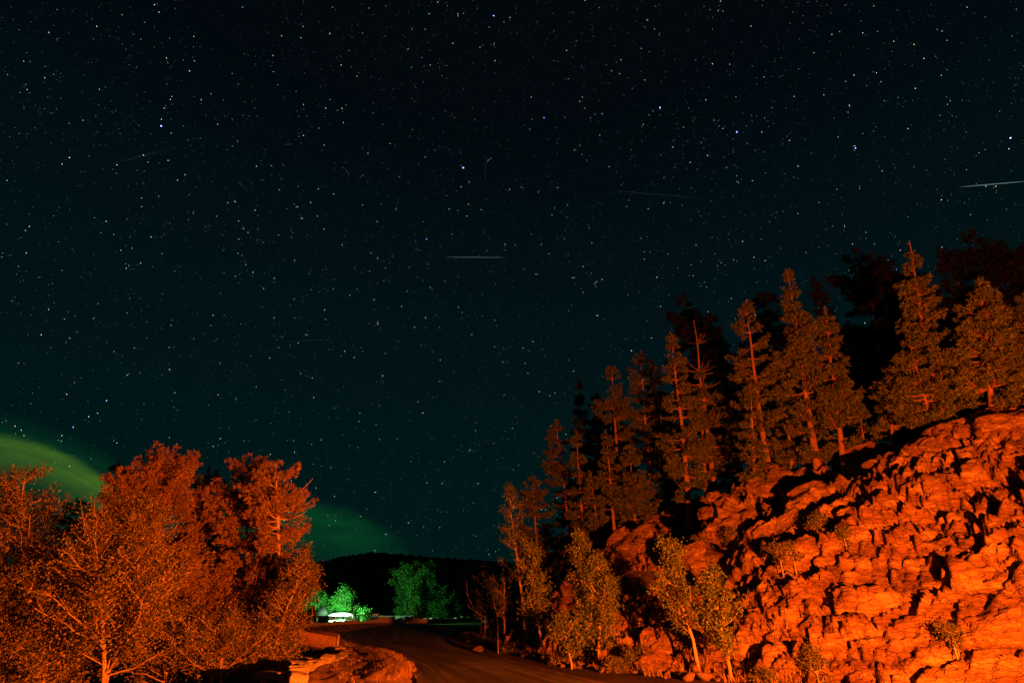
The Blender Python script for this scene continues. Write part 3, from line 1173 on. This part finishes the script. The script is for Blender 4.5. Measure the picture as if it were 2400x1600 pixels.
def conifer(name, label, loc, H, R, seed, lean=0.0, cb=0.15, prof=prof_fir, nbr=70, tr=None, needle=None, bark=None, bare=0.0, gap=0.25, detail=1.0, up=0.12,
            deadtop=0.0, group=None, cat='tree', bl=(0.12, 0.22), bw=0.02):
    rs = np.random.RandomState(seed)
    root = empty(name, tuple(loc), label, cat, group)
    needle = needle or needle_m
    bark = bark or bark_m
    tr = tr or 0.0135 * H + 0.02
    n = 12
    u = np.linspace(0, 1, n)
    curve = np.cumsum(rs.normal(0, 0.012 * H / n ** .5, (n, 2)), 0) * (u[:, None] ** 0.7)
    tp = np.stack([lean * u + curve[:, 0], curve[:, 1], u * H], 1)
    tp[0, 2] = -0.4
    rad = tr * (1 - u * 0.93) + 0.004
    rad[0] = tr * 1.35
    mb = MB()
    mb.tube(tp, rad, 8)
    mb.build('trunk', bark, root, True)
    br = MB()
    C, D = [], []
    gaps = rs.uniform(0, 1, 12) < gap
    nw = max(6, int(nbr / 6.5))
    hw = cb + (1 - cb) * (np.arange(nw) + rs.uniform(-.25, .25, nw) + 0.3) / nw
    hs = np.sort(np.clip((hw[rs.randint(0, nw, nbr)] + rs.normal(0, 0.07 / nw, nbr)), cb, 0.985))
    wr = rs.uniform(0.7, 1.15, nw + 2)
    for h in hs:
        v = (h - cb) / (1 - cb)
        if gaps[int(v * 11.99)] and rs.uniform() < 0.55:
            continue
        L = R * prof(v) * rs.uniform(0.6, 1.15) * wr[int(v * nw)]
        if L < 0.12:
            L = 0.12
        a = rs.uniform(0, 2 * PI)
        o = np.array([np.interp(h, u, tp[:, 0]), np.interp(h, u, tp[:, 1]), h * H])
        pitch = (up * (1 - 0.4 * v) + 0.5 * v ** 3 + rs.normal(0, 0.14))
        out = np.array([math.cos(a), math.sin(a), 0])
        side = np.array([-math.sin(a), math.cos(a), 0])
        k = np.linspace(0, 1, 6)
        sw = rs.normal(0, 0.10)
        bp = o + out * (k * L)[:, None] + side * (sw * L * k * k)[:, None]
        bp[:, 2] += L * (math.tan(np.clip(pitch, -.6, 1.2)) * k - 0.16 * np.sin(PI * k) * (1 - v) + 0.10 * k ** 3)
        br0 = max(0.008, min(0.022 * L + 0.006, 0.6 * np.interp(h, u, rad)))
        br.tube(bp, br0 * (1 - 0.8 * k) + 0.002, 4)
        if rs.uniform() < bare or h > 1 - deadtop:
            for _ in range(3):                              # bare twigs on a dead branch
                kk = rs.uniform(0.3, 0.95)
                q = np.array([np.interp(kk, k, bp[:, i]) for i in range(3)])
                d = unit(out + side * rs.normal(0, 0.9) + np.array([0, 0, rs.normal(0.1, 0.4)]))
                br.tube(np.stack([q, q + d * L * 0.16, q + d * L * 0.3 + np.array([0, 0, 0.04])]), [0.008, 0.006, 0.003], 3)
            continue
        nt = int(max(3, 11 * L * detail))
        for j in range(nt):
            kk = 0.25 + 0.75 * (j + rs.uniform()) / nt
            q = np.array([np.interp(kk, k, bp[:, i]) for i in range(3)])
            tl = L * 0.42 * (1.15 - kk) * rs.uniform(0.5, 1.2) + 0.08
            d = unit(out * 0.7 + side * (1 if j % 2 else -1) * rs.uniform(0.4, 1.1) + np.array([0, 0, rs.normal(0.06, 0.09)]))
            e = q + d * tl
            if tl > 0.25:
                br.tube(np.stack([q, (q + e) / 2 + np.array([0, 0, -.01]), e]), [0.008, 0.006, 0.003], 3)
            nk = max(1, int(tl / 0.13))
            for z in range(nk):
                C.append(q + (e - q) * (z + 1) / nk + rs.normal(0, 0.03, 3))
                D.append(d * 0.8 + np.array([0, 0, 0.25]))
        C.append(bp[-1])
        D.append(out + np.array([0, 0, 0.4]))
    if deadtop == 0:
        for z in range(5):
            C.append(tp[-1] - np.array([0, 0, 0.12 * z]))
            D.append(np.array([0, 0, 1.0]))
    br.build('branches', bark, root)
    mb = MB()
    if len(C):
        blades_mesh(mb, np.array(C), np.array(D), rs, int(12 * detail + 2), bl[0], bl[1], bw, 0.6)
        mb.build('crown', needle, root)
    return root


def broadleaf(name, label, loc, H, R, seed, lean=0.0, cb=0.2, nbr=22, leaf=None, lsize=0.075, per=7, stems=1, tr=None, bark=None, up=0.75, group=None, sub=6, cat='tree', spread=0.10, prof=prof_col, density=1.0):
    rs = np.random.RandomState(seed)
    root = empty(name, tuple(loc), label, cat, group)
    leaf = leaf or aspen_m
    bark = bark or pale_bark_m
    tr = tr or 0.0095 * H + 0.016
    trunk = MB()
    br = MB()
    C = []
    for st in range(stems):
        n = 10
        u = np.linspace(0, 1, n)
        Hs = H * (1 if st == 0 else rs.uniform(0.65, 0.92))
        cv = np.cumsum(rs.normal(0, 0.022 * H / n ** .5, (n, 2)), 0)
        off = rs.normal(0, 0.25, 2) if st else np.zeros(2)
        spr = rs.normal(0, 0.10 * H, 2) * (1 if st else 0)
        tp = np.stack([off[0] + (lean + spr[0]) * u + cv[:, 0], off[1] + spr[1] * u + cv[:, 1], u * Hs], 1)
        tp[0, 2] = -0.4
        rad = tr * (1 - 0.9 * u) + 0.005
        trunk.tube(tp, rad, 7)
        trunk.build('trunk', bark, root, True)
        trunk = MB()
        for h in np.linspace(cb, 0.97, nbr):
            h = np.clip(h + rs.normal(0, 0.02), cb * .8, 0.99)
            v = (h - cb) / (1 - cb)
            L = R * max(0.12, prof(np.clip(v, 0, 1))) * rs.uniform(0.55, 1.2)
            a = rs.uniform(0, 2 * PI)
            o = np.array([np.interp(h, u, tp[:, i]) for i in range(3)])
            out = np.array([math.cos(a), math.sin(a), 0])
            k = np.linspace(0, 1, 6)
            rise = up * rs.uniform(0.5, 1.3)
            bp = o + out * (k * L)[:, None]
            bp[:, 2] += L * (rise * k + 0.1 * k * k)
            bp[1:] += np.cumsum(rs.normal(0, 0.035 * L, (5, 3)), 0)
            br.tube(bp, max(0.007, min(0.011 * L + 0.005, 0.55 * np.interp(h, u, rad))) * (1 - 0.75 * k) + 0.002, 4)
            for j in range(sub):
                kk = 0.25 + 0.75 * (j + rs.uniform()) / sub
                q = np.array([np.interp(kk, k, bp[:, i]) for i in range(3)])
                d = unit(out * 0.5 + rs.normal(0, 0.6, 3) + np.array([0, 0, 0.45]))
                tl = L * rs.uniform(0.22, 0.5) * (1.2 - 0.5 * kk) + 0.08
                mid = q + d * tl * 0.5 + rs.normal(0, 0.03 * tl, 3)
                e = q + d * tl + np.array([0, 0, 0.06 * tl])
                br.tube(np.stack([q, mid, e]), [0.008, 0.006, 0.003], 3)
                m = max(2, int(tl / 0.11 * density))
                for z in range(m):
                    t = (z + rs.uniform(0.4, 1.0)) / m
                    C.append(q + (e - q) * t)
        C.append(tp[-1])
        br.build('branches', bark, root)
        br = MB()
    mb = MB()
    leaves_mesh(mb, np.array(C), rs, per, lsize, spread)
    mb.build('crown', leaf, root)
    return root


def spot(bpx, tpx, Y=None):
    """foot, height and sideways lean of a tree from its foot and top in the photo"""
    if Y is None:
        p = on_ground(*bpx)
        if p[1] > 38:                                     # over the brow: stand just behind the crest
            d = ray(*bpx)
            k = np.linspace(18, 36 / d[1], 300)
            t = terr(k * d[0], k * d[1])
            i = int(np.argmin(CAMZ + k * d[2] - t))
            p = np.array([k[i] * d[0], k[i] * d[1], t[i]])
    else:
        q = at_y(bpx[0], bpx[1], Y)
        p = np.array([q[0], Y, terr([q[0]], [Y])[0]])
    t = at_y(tpx[0], tpx[1], p[1])
    return p, t[2] - p[2], t[0] - p[0]


# --- lit conifers on the hillside
HC = [
    # foot, top, half-width px, kind
    ((1340, 1285), (1303, 985), 42, dict(cb=0.30, prof=prof_pine, nbr=90, gap=0.3), 'slim pine with a bare lower trunk, leftmost of the tall lit hillside trees'),
    ((1262, 1335), (1250, 1120), 55, dict(cb=0.15, prof=prof_pine, nbr=90), 'round topped pine at the left edge of the hillside trees'),
    ((1450, 1195), (1434, 862), 55, dict(cb=0.28, prof=prof_pine, nbr=80, gap=0.35), 'pine with an open crown and forked limbs behind the bushy spruce'),
    ((1530, 1192), (1496, 825), 52, dict(cb=0.30, prof=prof_pine, nbr=80, gap=0.3), 'pine with a long bare leaning trunk right of the bushy spruce'),
    ((1490, 1243), (1476, 1045), 85, dict(cb=0.10, nbr=95, gap=0.1), 'short bushy spruce at the left end of the rocky brow'),
    ((1610, 1160), (1580, 785), 92, dict(cb=0.08, nbr=120, gap=0.15), 'tall dense fir just left of the bare dead top'),
    ((1672, 1142), (1622, 752), 70, dict(cb=0.14, nbr=75, deadtop=0.42, prof=prof_pine, bare=0.15), 'tree with a bare spindly dead top above a foliated base'),
    ((1715, 1130), (1700, 920), 60, dict(cb=0.05, nbr=75), 'small fir between the dead topped tree and the bare trunked pine'),
    ((1800, 1098), (1742, 708), 62, dict(cb=0.20, prof=prof_pine, nbr=95, gap=0.35), 'pine with a bare lit trunk and tufted round top in the middle of the brow'),
    ((1905, 1062), (1850, 632), 100, dict(cb=0.06, nbr=150, gap=0.3), 'tallest dense fir in the middle of the brow, layered branches'),
    ((1975, 1092), (1935, 722), 82, dict(cb=0.12, nbr=120, gap=0.25), 'fir right of the tallest dense one, with a pale trunk foot on the rocks'),
    ((2018, 1040), (2012, 930), 40, dict(cb=0.25, nbr=30, bare=0.5), 'thin half bare young tree in the dark gap of the brow'),
    ((2185, 1005), (2128, 790), 95, dict(cb=0.12, nbr=85), 'low wide fir in front of the broken topped pine'),
    ((2218, 1010), (2128, 562), 85, dict(cb=0.10, nbr=140, deadtop=0.08, prof=prof_fir, gap=0.3), 'very tall pine with a broken bare tip leaning left'),
    ((2325, 985), (2300, 662), 135, dict(cb=0.08, nbr=110, gap=0.2, up=0.2), 'wide fir with long level branches at the right of the brow'),
    ((2420, 960), (2400, 690), 85, dict(cb=0.15, nbr=70), 'dim fir cut off by the right edge of the view'),
    ((1560, 1200), (1545, 930), 55, dict(cb=0.08, nbr=80), 'narrow fir between the leaning trunk and the tall dense fir'),
    ((1650, 1150), (1640, 870), 55, dict(cb=0.06, nbr=80), 'narrow fir crowding the bare dead top on its right'),
    ((1760, 1120), (1765, 900), 50, dict(cb=0.05, nbr=75), 'short fir at the foot of the bare trunked pine'),
    ((1850, 1090), (1835, 860), 60, dict(cb=0.05, nbr=80), 'short fir left of the foot of the tallest dense fir'),
    ((2080, 1020), (2085, 860), 70, dict(cb=0.05, nbr=70), 'low bushy fir at the left foot of the broken topped pine'),
    ((1370, 1290), (1352, 1010), 45, dict(cb=0.1, nbr=75), 'narrow dim fir just right of the leftmost slim pine'),
    ((1440, 1250), (1425, 1010), 50, dict(cb=0.1, nbr=75), 'narrow fir squeezed behind the bushy spruce'),
    ((1405, 1275), (1385, 1110), 45, dict(cb=0.15, nbr=50), 'small dim fir between the slim pine and the bushy spruce'),
]
for i, (b, t, wpx, kw, lab) in enumerate(HC):
    p, H, ln = spot(b, t)
    dist = p[1] * CT + (p[2] - CAMZ) * ST
    conifer('pine_tree', lab, p, H, wpx * dist / FPX * 1.0, 40 + i, ln, group='lit conifers on the hillside', **kw)

# --- dark conifers further up, their lack of light put into needle and bark colour
DC = [((1352, 893), 40), ((1395, 925), 40), ((1525, 850), 55), ((1592, 690), 75), ((1660, 735), 60), ((1790, 690), 75), ((1915, 655), 60), ((1985, 590), 110), ((2065, 600), 90), ((2130, 640), 70),
      ((2215, 590), 80), ((2265, 540), 100), ((2335, 575), 90), ((2400, 590), 90), ((1450, 950), 55), ((1740, 800), 70), ((1880, 800), 70), ((2050, 760), 90), ((1340, 1130), 60), ((1400, 1060), 60), ((1560, 960), 60)]
DL = ['black slim conifer against the sky above the leftmost tall lit pine', 'black conifer just right of the leftmost black slim one',
      'black conifer behind the pine with the leaning bare trunk', 'tall black conifer with a broad top behind the bare dead top', 'black conifer right of the one behind the bare dead top',
      'black conifer behind the bare trunked pine in the middle of the brow', 'black conifer right of the tallest dense fir', 'very broad black tree crown standing out against the stars above the brow gap',
      'black crown just right of the very broad one', 'black crown hidden behind the broken topped pine', 'dim crown right of the broken bare tip',
      'highest black crown on the skyline at the upper right', 'black crown right of the highest one', 'black crown cut off by the right edge of the view',
      'low dark conifer between the open crowned pine and the leaning trunk', 'dark conifer filling the space left of the tallest dense fir', 'dark conifer filling the space right of the tallest dense fir',
      'dark conifer filling the brow gap below the very broad crown', 'small dark conifer low behind the slim leftmost pine', 'small dark conifer behind the bushy spruce',
      'dark conifer behind the tall dense fir by the dead top']
protos = []
for i, (t, wpx) in enumerate(DC):
    Yd = 52 - 12 * (t[0] - 1340) / 1060 if t[1] < 800 or t[0] < 1420 else 44 - 10 * (t[0] - 1340) / 1060
    tp = at_y(t[0], t[1], Yd)
    gz = terr([tp[0]], [Yd])[0]
    H = tp[2] - gz
    dist = Yd * CT + (tp[2] - CAMZ) * ST
    R = wpx * dist / FPX
    if i < 4:
        r = conifer('dark_pine_tree', DL[i], (tp[0], Yd, gz), H, R, 90 + i, 0, cb=0.12, nbr=110, prof=(prof_fir, prof_pine)[i % 2], detail=0.6, needle=shade_needle_m, bark=iron_m, bw=0.05, bl=(0.25, 0.5),  # dark iron colour as bark keeps the trunks looking unlit
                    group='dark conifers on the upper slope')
        protos.append((r, H, R))
    else:
        r0, H0, R0 = protos[i % 4]
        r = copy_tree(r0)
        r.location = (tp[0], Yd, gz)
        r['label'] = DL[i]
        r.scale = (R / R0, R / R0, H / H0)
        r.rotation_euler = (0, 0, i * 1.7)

# --- aspens along the right road edge
RA = [
    ((1275, 1545), (1235, 1268), 48, dict(cb=0.22, nbr=34, up=0.95), 'slender aspen at the road bend, leftmost of the roadside aspens'),
    ((1342, 1566), (1318, 1452), 42, dict(cb=0.2, nbr=20, up=0.9), 'knee high aspen sapling at the road edge, smallest of the roadside aspens'),
    ((1398, 1545), (1352, 1250), 46, dict(cb=0.15, nbr=36, up=1.0), 'tall aspen with a thin spire top behind the sapling'),
    ((1408, 1555), (1412, 1305), 55, dict(cb=0.15, nbr=34, up=1.0, stems=2), 'full leafy aspen clump just right of the spire topped aspen'),
    ((1645, 1578), (1565, 1262), 75, dict(cb=0.30, nbr=32, up=0.9), 'aspen leaning left on a pale slanting trunk at the cliff foot'),
    ((1715, 1592), (1672, 1335), 62, dict(cb=0.15, nbr=34, up=0.9), 'bushy aspen against the glowing rock face, rightmost of the roadside aspens'),
    ((1230, 1505), (1196, 1130), 48, dict(cb=0.3, nbr=34, up=0.8), 'dim tall aspen against the sky at the left edge of the hill wood'),
]
for i, (b, t, wpx, kw, lab) in enumerate(RA):
    p, H, ln = spot(b, t)
    dist = p[1] * CT + (p[2] - CAMZ) * ST
    broadleaf('aspen_tree', lab, p, H, wpx * dist / FPX * 0.85, 140 + i, ln, group='aspens along the right road edge', per=9, lsize=0.070, **kw)

# --- dark saplings in the shade at the bend
for i, (b, t, w, lab) in enumerate([((1182, 1500), (1180, 1310), 40, 'dark thin tree in deep shade right of the road bend'),
                                    ((1135, 1490), (1140, 1330), 34, 'dark thin tree in deep shade nearest the green lit tree'),
                                    ((1215, 1470), (1165, 1390), 40, 'low dark bush in deep shade behind the dead saplings')]):
    p, H, ln = spot(b, t)
    broadleaf('young_tree', lab, p, H, w * p[1] / FPX, 170 + i, ln, nbr=20, per=4)
for b, t, lab in [((1150, 1512), (1098, 1400), 'bare dead sapling leaning left at the shaded bend'),
                  ((1168, 1530), (1165, 1440), 'bare upright dead stem at the shaded bend')]:
    p, H, ln = spot(b, t)
    root = empty('dead_sapling', tuple(p), lab, 'tree')
    mb = MB()
    rs = np.random.RandomState(int(b[0]))
    tp = np.stack([ln * np.linspace(0, 1, 6) ** 1.2, rs.normal(0, .03, 6), np.linspace(-.1, H, 6)], 1)
    mb.tube(tp, np.linspace(0.022, 0.005, 6), 5)
    mb.build('trunk', dead_bark_m, root)
    mb = MB()
    for j in range(7):
        k = rs.randint(2, 6)
        d = unit(np.array([rs.normal(0, .6), rs.normal(0, .4), 0.7]))
        mb.tube(np.stack([tp[k], tp[k] + d * .35, tp[k] + d * .75 + np.array([0, 0, .08])]), [.008, .006, .003], 3)
    mb.build('branches', dead_bark_m, root)

# --- shrubs on the rocks
for i, (px, py, h, r, lab) in enumerate([
    (1708, 1265, 0.8, 0.45, 'small shrub on the scree above the leaning aspen'),
    (1866, 1312, 1.0, 0.45, 'small shrub rooted mid slope in the dark rock shadow'),
    (1926, 1220, 0.8, 0.35, 'small shrub high on the slope near the upper ledges'),
    (1980, 1260, 0.6, 0.3, 'low shrub in the cracks right of the mid slope shadow'),
    (2230, 1478, 0.35, 0.45, 'green cushion of leaves on the bare rock at the lower right'),
    (1885, 1560, 1.0, 0.6, 'leafy green shrub at the cliff foot right of the aspens'),
    (1505, 1560, 0.9, 0.5, 'tangled shrub at the slope foot left of the cracked boulder'),
    (1440, 1568, 0.7, 0.5, 'low shrub among the rubble right of the aspen sapling'),
    (1630, 1295, 0.9, 0.5, 'shrub at the top of the dark hollow beside the leaning block'),
    (1790, 1585, 0.6, 0.5, 'low weedy bush at the bottom of the cliff beside the rightmost aspen'),
    (1330, 1545, 0.5, 0.5, 'low dim bush behind the aspen sapling'),
    (1215, 1530, 0.6, 0.5, 'dim bush at the rubble strip left of the slender aspen'),
]):
    p = hill_surface(px, py)
    broadleaf('shrub', lab, p - np.array([0, 0, 0.15]), h * 0.6, r * 0.5, 200 + i, 0, cb=0.05, nbr=14, leaf=shrub_m, per=7, sub=5, lsize=0.045, spread=0.06, stems=2, tr=0.012, cat='shrub')

# --- left group
Lb = 1.0
LA = [
    ((30, 1640), (60, 1105), 15.5, 165, dict(cb=0.14, nbr=46, stems=3, sub=8, up=0.7), 'broad dark leaved aspen at the far left edge'),
    ((255, 1625), (300, 1165), 15.0, 150, dict(cb=0.30, nbr=42, stems=2, sub=8, up=0.75, tr=0.062), 'aspen with a pale forked trunk in the left thicket'),
    ((612, 1600), (718, 1285), 18.5, 52, dict(cb=0.08, nbr=40, stems=2, sub=7, up=0.8), 'leafy aspen glowing orange beside the stone wall, rightmost of the left thicket'),
    ((500, 1630), (510, 1455), 17.5, 120, dict(cb=0.30, nbr=32, stems=2, sub=6, up=0.5), 'low spreading aspen in front of the pines in the left thicket'),
    ((120, 1650), (140, 1400), 15.0, 110, dict(cb=0.2, nbr=24, stems=2, sub=6, up=0.5), 'low leafy aspen shoots at the bottom left'),
    ((400, 1640), (385, 1420), 18.5, 110, dict(cb=0.28, nbr=30, stems=2, sub=6, up=0.6), 'bushy aspen between the forked trunk and the pines'),
]
for i, (b, t, Yd, wpx, kw, lab) in enumerate(LA):
    p, H, ln = spot(b, t, Yd)
    dist = Yd * CT
    broadleaf('aspen_tree', lab, p, H, wpx * dist / FPX, 240 + i, ln, group='aspens in the left thicket', leaf=aspen_red_m, per=12, lsize=0.050, **kw)
LP = [
    ((395, 1600), (375, 1045), 20.5, 130, dict(cb=0.2, nbr=150, prof=prof_pine, gap=0.1, up=0.45, needle=russet_needle_m, bl=(0.07, 0.15), bw=0.012, detail=1.6), 'tallest russet pine with a rounded crown in the left thicket'),
    ((590, 1600), (585, 1072), 21.5, 95, dict(cb=0.25, nbr=120, prof=prof_pine, gap=0.1, up=0.4, needle=russet_needle_m, bl=(0.07, 0.15), bw=0.012, detail=1.5), 'russet pine left of the bright bare trunk'),
    ((668, 1590), (648, 1085), 20.0, 84, dict(cb=0.50, nbr=85, prof=prof_pine, gap=0.1, up=0.2, needle=russet_needle_m, bare=0.35, tr=0.14, bark=pale_bark_m, bl=(0.07, 0.15), bw=0.012, detail=1.4), 'russet pine with a bright bare orange trunk beside the open sky'),
    ((490, 1600), (490, 1098), 25.0, 75, dict(cb=0.2, nbr=90, prof=prof_pine, gap=0.1, up=0.3), 'dark pine in the shade between the russet pines'),
    ((270, 1600), (278, 1085), 24.0, 85, dict(cb=0.2, nbr=90, prof=prof_pine, gap=0.1, up=0.3), 'dark pine behind the forked aspen'),
    ((150, 1600), (190, 1180), 25.0, 90, dict(cb=0.15, nbr=90, prof=prof_pine, gap=0.1, up=0.3), 'dark pine in shade at the left behind the broad aspen'),
    ((430, 1600), (440, 1180), 27.0, 90, dict(cb=0.1, nbr=90, gap=0.1), 'dark fir filling the back of the left thicket'),
    ((560, 1600), (545, 1220), 28.0, 90, dict(cb=0.1, nbr=90, gap=0.1), 'dark fir behind the bright trunked pine'),
]
for i, (b, t, Yd, wpx, kw, lab) in enumerate(LP):
    p, H, ln = spot(b, t, Yd)
    conifer('pine_tree', lab, p, H, wpx * Yd * CT / FPX * 1.1, 280 + i, ln, group='pines in the left thicket', **kw)

# --- trees round the green lamp
GT = [
    ((748, 1490), (742, 1388), 66.0, 38, dict(nbr=30, sub=7), 'bright lime lit round tree left of the hut'),
    ((812, 1490), (812, 1378), 66.0, 36, dict(nbr=30, sub=7), 'bright green lit pointed tree right behind the hut'),
    ((862, 1478), (858, 1432), 62.5, 18, dict(nbr=16, sub=5), 'small green lit bush right of the hut'),
    ((1000, 1475), (985, 1322), 74.0, 66, dict(nbr=80, sub=9), 'big dark green tree beyond the bend, left of the pair'),
    ((1062, 1475), (1050, 1328), 77.0, 48, dict(nbr=34, sub=8), 'dimmer dark green tree beyond the bend, right of the pair'),
]
for i, (b, t, Yd, wpx, kw, lab) in enumerate(GT):
    p, H, ln = spot(b, t, Yd)
    broadleaf('round_tree', lab, p, H, wpx * Yd * CT / FPX, 320 + i, ln, leaf=far_leaf_m, per=9, lsize=0.17, cb=0.05, spread=0.2, up=0.45,
              prof=lambda u: max(0.15, math.sin(PI * min(1, 0.2 + 0.8 * u)) ** 0.7), group='trees lit green by the hut lamp', **kw)

# ------------------------------------------------------------------ stars
SR = 4000.0


def star_mat(name, col, e):
    m = bpy.data.materials.new(name)
    m.use_nodes = True
    n = NT(m.node_tree)
    em = n.n('ShaderNodeEmission')
    out = n.n('ShaderNodeOutputMaterial')
    n.link(em.outputs[0], out.inputs[0])
    if col is None:
        at = n.n('ShaderNodeVertexColor')
        at.layer_name = 'tint'
        n.link(at.outputs[0], em.inputs[0])
    else:
        em.inputs[0].default_value = (*col, 1)
    em.inputs[1].default_value = e
    m.cycles.emission_sampling = 'NONE'
    return m


OCT = np.array([[1, 0, 0], [-1, 0, 0], [0, 1, 0], [0, -1, 0], [0, 0, 1], [0, 0, -1]], float)
OCF = np.array([[0, 2, 4], [2, 1, 4], [1, 3, 4], [3, 0, 4], [2, 0, 5], [1, 2, 5], [3, 1, 5], [0, 3, 5]])
rs = np.random.RandomState(99)
NS = 52000
d = unit(rs.normal(size=(NS * 2, 3)))
d = d[d[:, 2] > 0.02][:NS]
mag = rs.pareto(1.7, len(d)).clip(0, 14)
rad = 1.02 + 0.11 * mag.clip(0, 8)
tint = np.array([[1, 1, 0.95], [0.75, 0.85, 1.0], [1.0, 0.85, 0.35], [0.35, 0.45, 1.0], [0.6, 1.0, 0.85]])[rs.choice(5, len(d), p=[.40, .2, .2, .08, .12])]
bri = (0.08 + 0.17 * mag).clip(0, 1.7)[:, None] * tint
V = (d * SR)[:, None, :] + OCT[None] * rad[:, None, None]
F = (np.arange(len(d))[:, None, None] * 6 + OCF[None]).reshape(-1, 3)
mb = MB()
mb.add(V.reshape(-1, 3), t=F)
sm = star_mat('starlight', None, 1.6)
me = mb.mesh('stars', sm)
ca = me.color_attributes.new('tint', 'FLOAT_COLOR', 'POINT')
colr = np.concatenate([np.repeat(bri, 6, 0), np.ones((len(d) * 6, 1))], 1)
ca.data.foreach_set('color', colr.astype(np.float32).ravel())
tag(link('stars', me), 'faint stars scattered over the whole night sky', 'stars', kind='stuff')

blue = star_mat('blue_starlight', (0.20, 0.32, 1.0), 6.5)
wht = star_mat('white_starlight', (0.9, 1.0, 0.95), 1.7)
sb = {}
for nm, m_ in (('b', blue), ('w', wht)):
    import bmesh
    bm = bmesh.new()
    bmesh.ops.create_icosphere(bm, subdivisions=1, radius=1.0)
    me = bpy.data.meshes.new('star')
    bm.to_mesh(me)
    bm.free()
    me.materials.append(m_)
    sb[nm] = me
BS = [(1086, 393, 'b', 5.4), (378, 295, 'b', 4.8), (1547, 252, 'b', 4.6), (1727, 309, 'b', 4.4), (2005, 347, 'b', 4.2), (2368, 323, 'b', 4.4), (1157, 37, 'b', 4.2), (362, 11, 'w', 3.8),
      (1517, 47, 'w', 4.0), (2165, 137, 'w', 3.8), (2022, 77, 'w', 3.5), (2145, 207, 'w', 3.6), (1275, 276, 'b', 3.6), (163, 369, 'b', 3.6), (330, 616, 'w', 3.6), (1400, 739, 'b', 3.8),
      (1480, 821, 'b', 3.8), (972, 766, 'w', 3.6), (1264, 918, 'w', 3.6), (250, 938, 'b', 3.6), (172, 1000, 'b', 3.4), (105, 182, 'w', 3.4), (115, 76, 'w', 3.2), (2110, 586, 'w', 3.4),
      (1870, 500, 'w', 3.2), (2068, 400, 'w', 3.2), (500, 1045, 'w', 3.6), (784, 1162, 'w', 3.2), (1146, 1298, 'w', 3.2), (760, 340, 'w', 3.2), (560, 560, 'w', 3.2), (1790, 180, 'w', 3.2),
      (1160, 750, 'w', 3.2), (1000, 560, 'b', 3.2), (690, 700, 'w', 3.2), (640, 130, 'w', 3.2), (850, 480, 'w', 3.2), (1620, 620, 'w', 3.2), (60, 540, 'w', 3.2), (1330, 480, 'w', 3.2)]
for px, py, k, r in BS:
    v = unit(ray(px, py)) * (SR - 60)
    o = link('star', sb[k])
    o.location = v
    o.scale = (r * (0.8 if r > 4.3 else 0.62 if k == 'b' else 0.5),) * 3
    tag(o, 'bright blue white star in the night sky' if k == 'b' else 'bright plain white star in the night sky', 'star', 'bright blue stars' if k == 'b' else 'bright white stars')

# exposure trails of satellites, modelled as thin glowing tubes
trail_m = [star_mat('trail_faint', (0.5, 0.8, 1.0), 0.018), star_mat('trail_mid', (0.5, 0.85, 1.0), 0.10), star_mat('trail_strong', (0.5, 0.8, 0.9), 0.20)]
for a, b, k, lab in [((2247, 438), (2410, 424), 2, 'brightest pale streak of light at the right edge of the sky'),
                     ((1042, 602), (1186, 603), 1, 'level pale streak of light in the middle of the sky'),
                     ((255, 385), (400, 349), 0, 'faint slanting streak of light at the upper left of the sky'),
                     ((1424, 445), (1640, 464), 0, 'long faint streak of light right of the brightest star'),
                     ((1137, 376), (1137, 430), 0, 'short upright streak of light beside the brightest star'),
                     ((668, 799), (788, 795), 0, 'faint level streak of light low in the left sky')]:
    pa, pb = unit(ray(*a)) * (SR - 120), unit(ray(*b)) * (SR - 120)
    t = np.linspace(0, 1, 7)
    pts = pa * (1 - t)[:, None] + pb * t[:, None]
    ctr = pts.mean(0)
    mb = MB()
    mb.tube(pts - ctr, np.array([.3, 2.0, 2.6, 2.8, 2.6, 2.0, .3]) * 0.8, 5)
    o = mb.build('satellite_trail', trail_m[k])
    o.location = ctr
    tag(o, lab, 'satellite_trail')
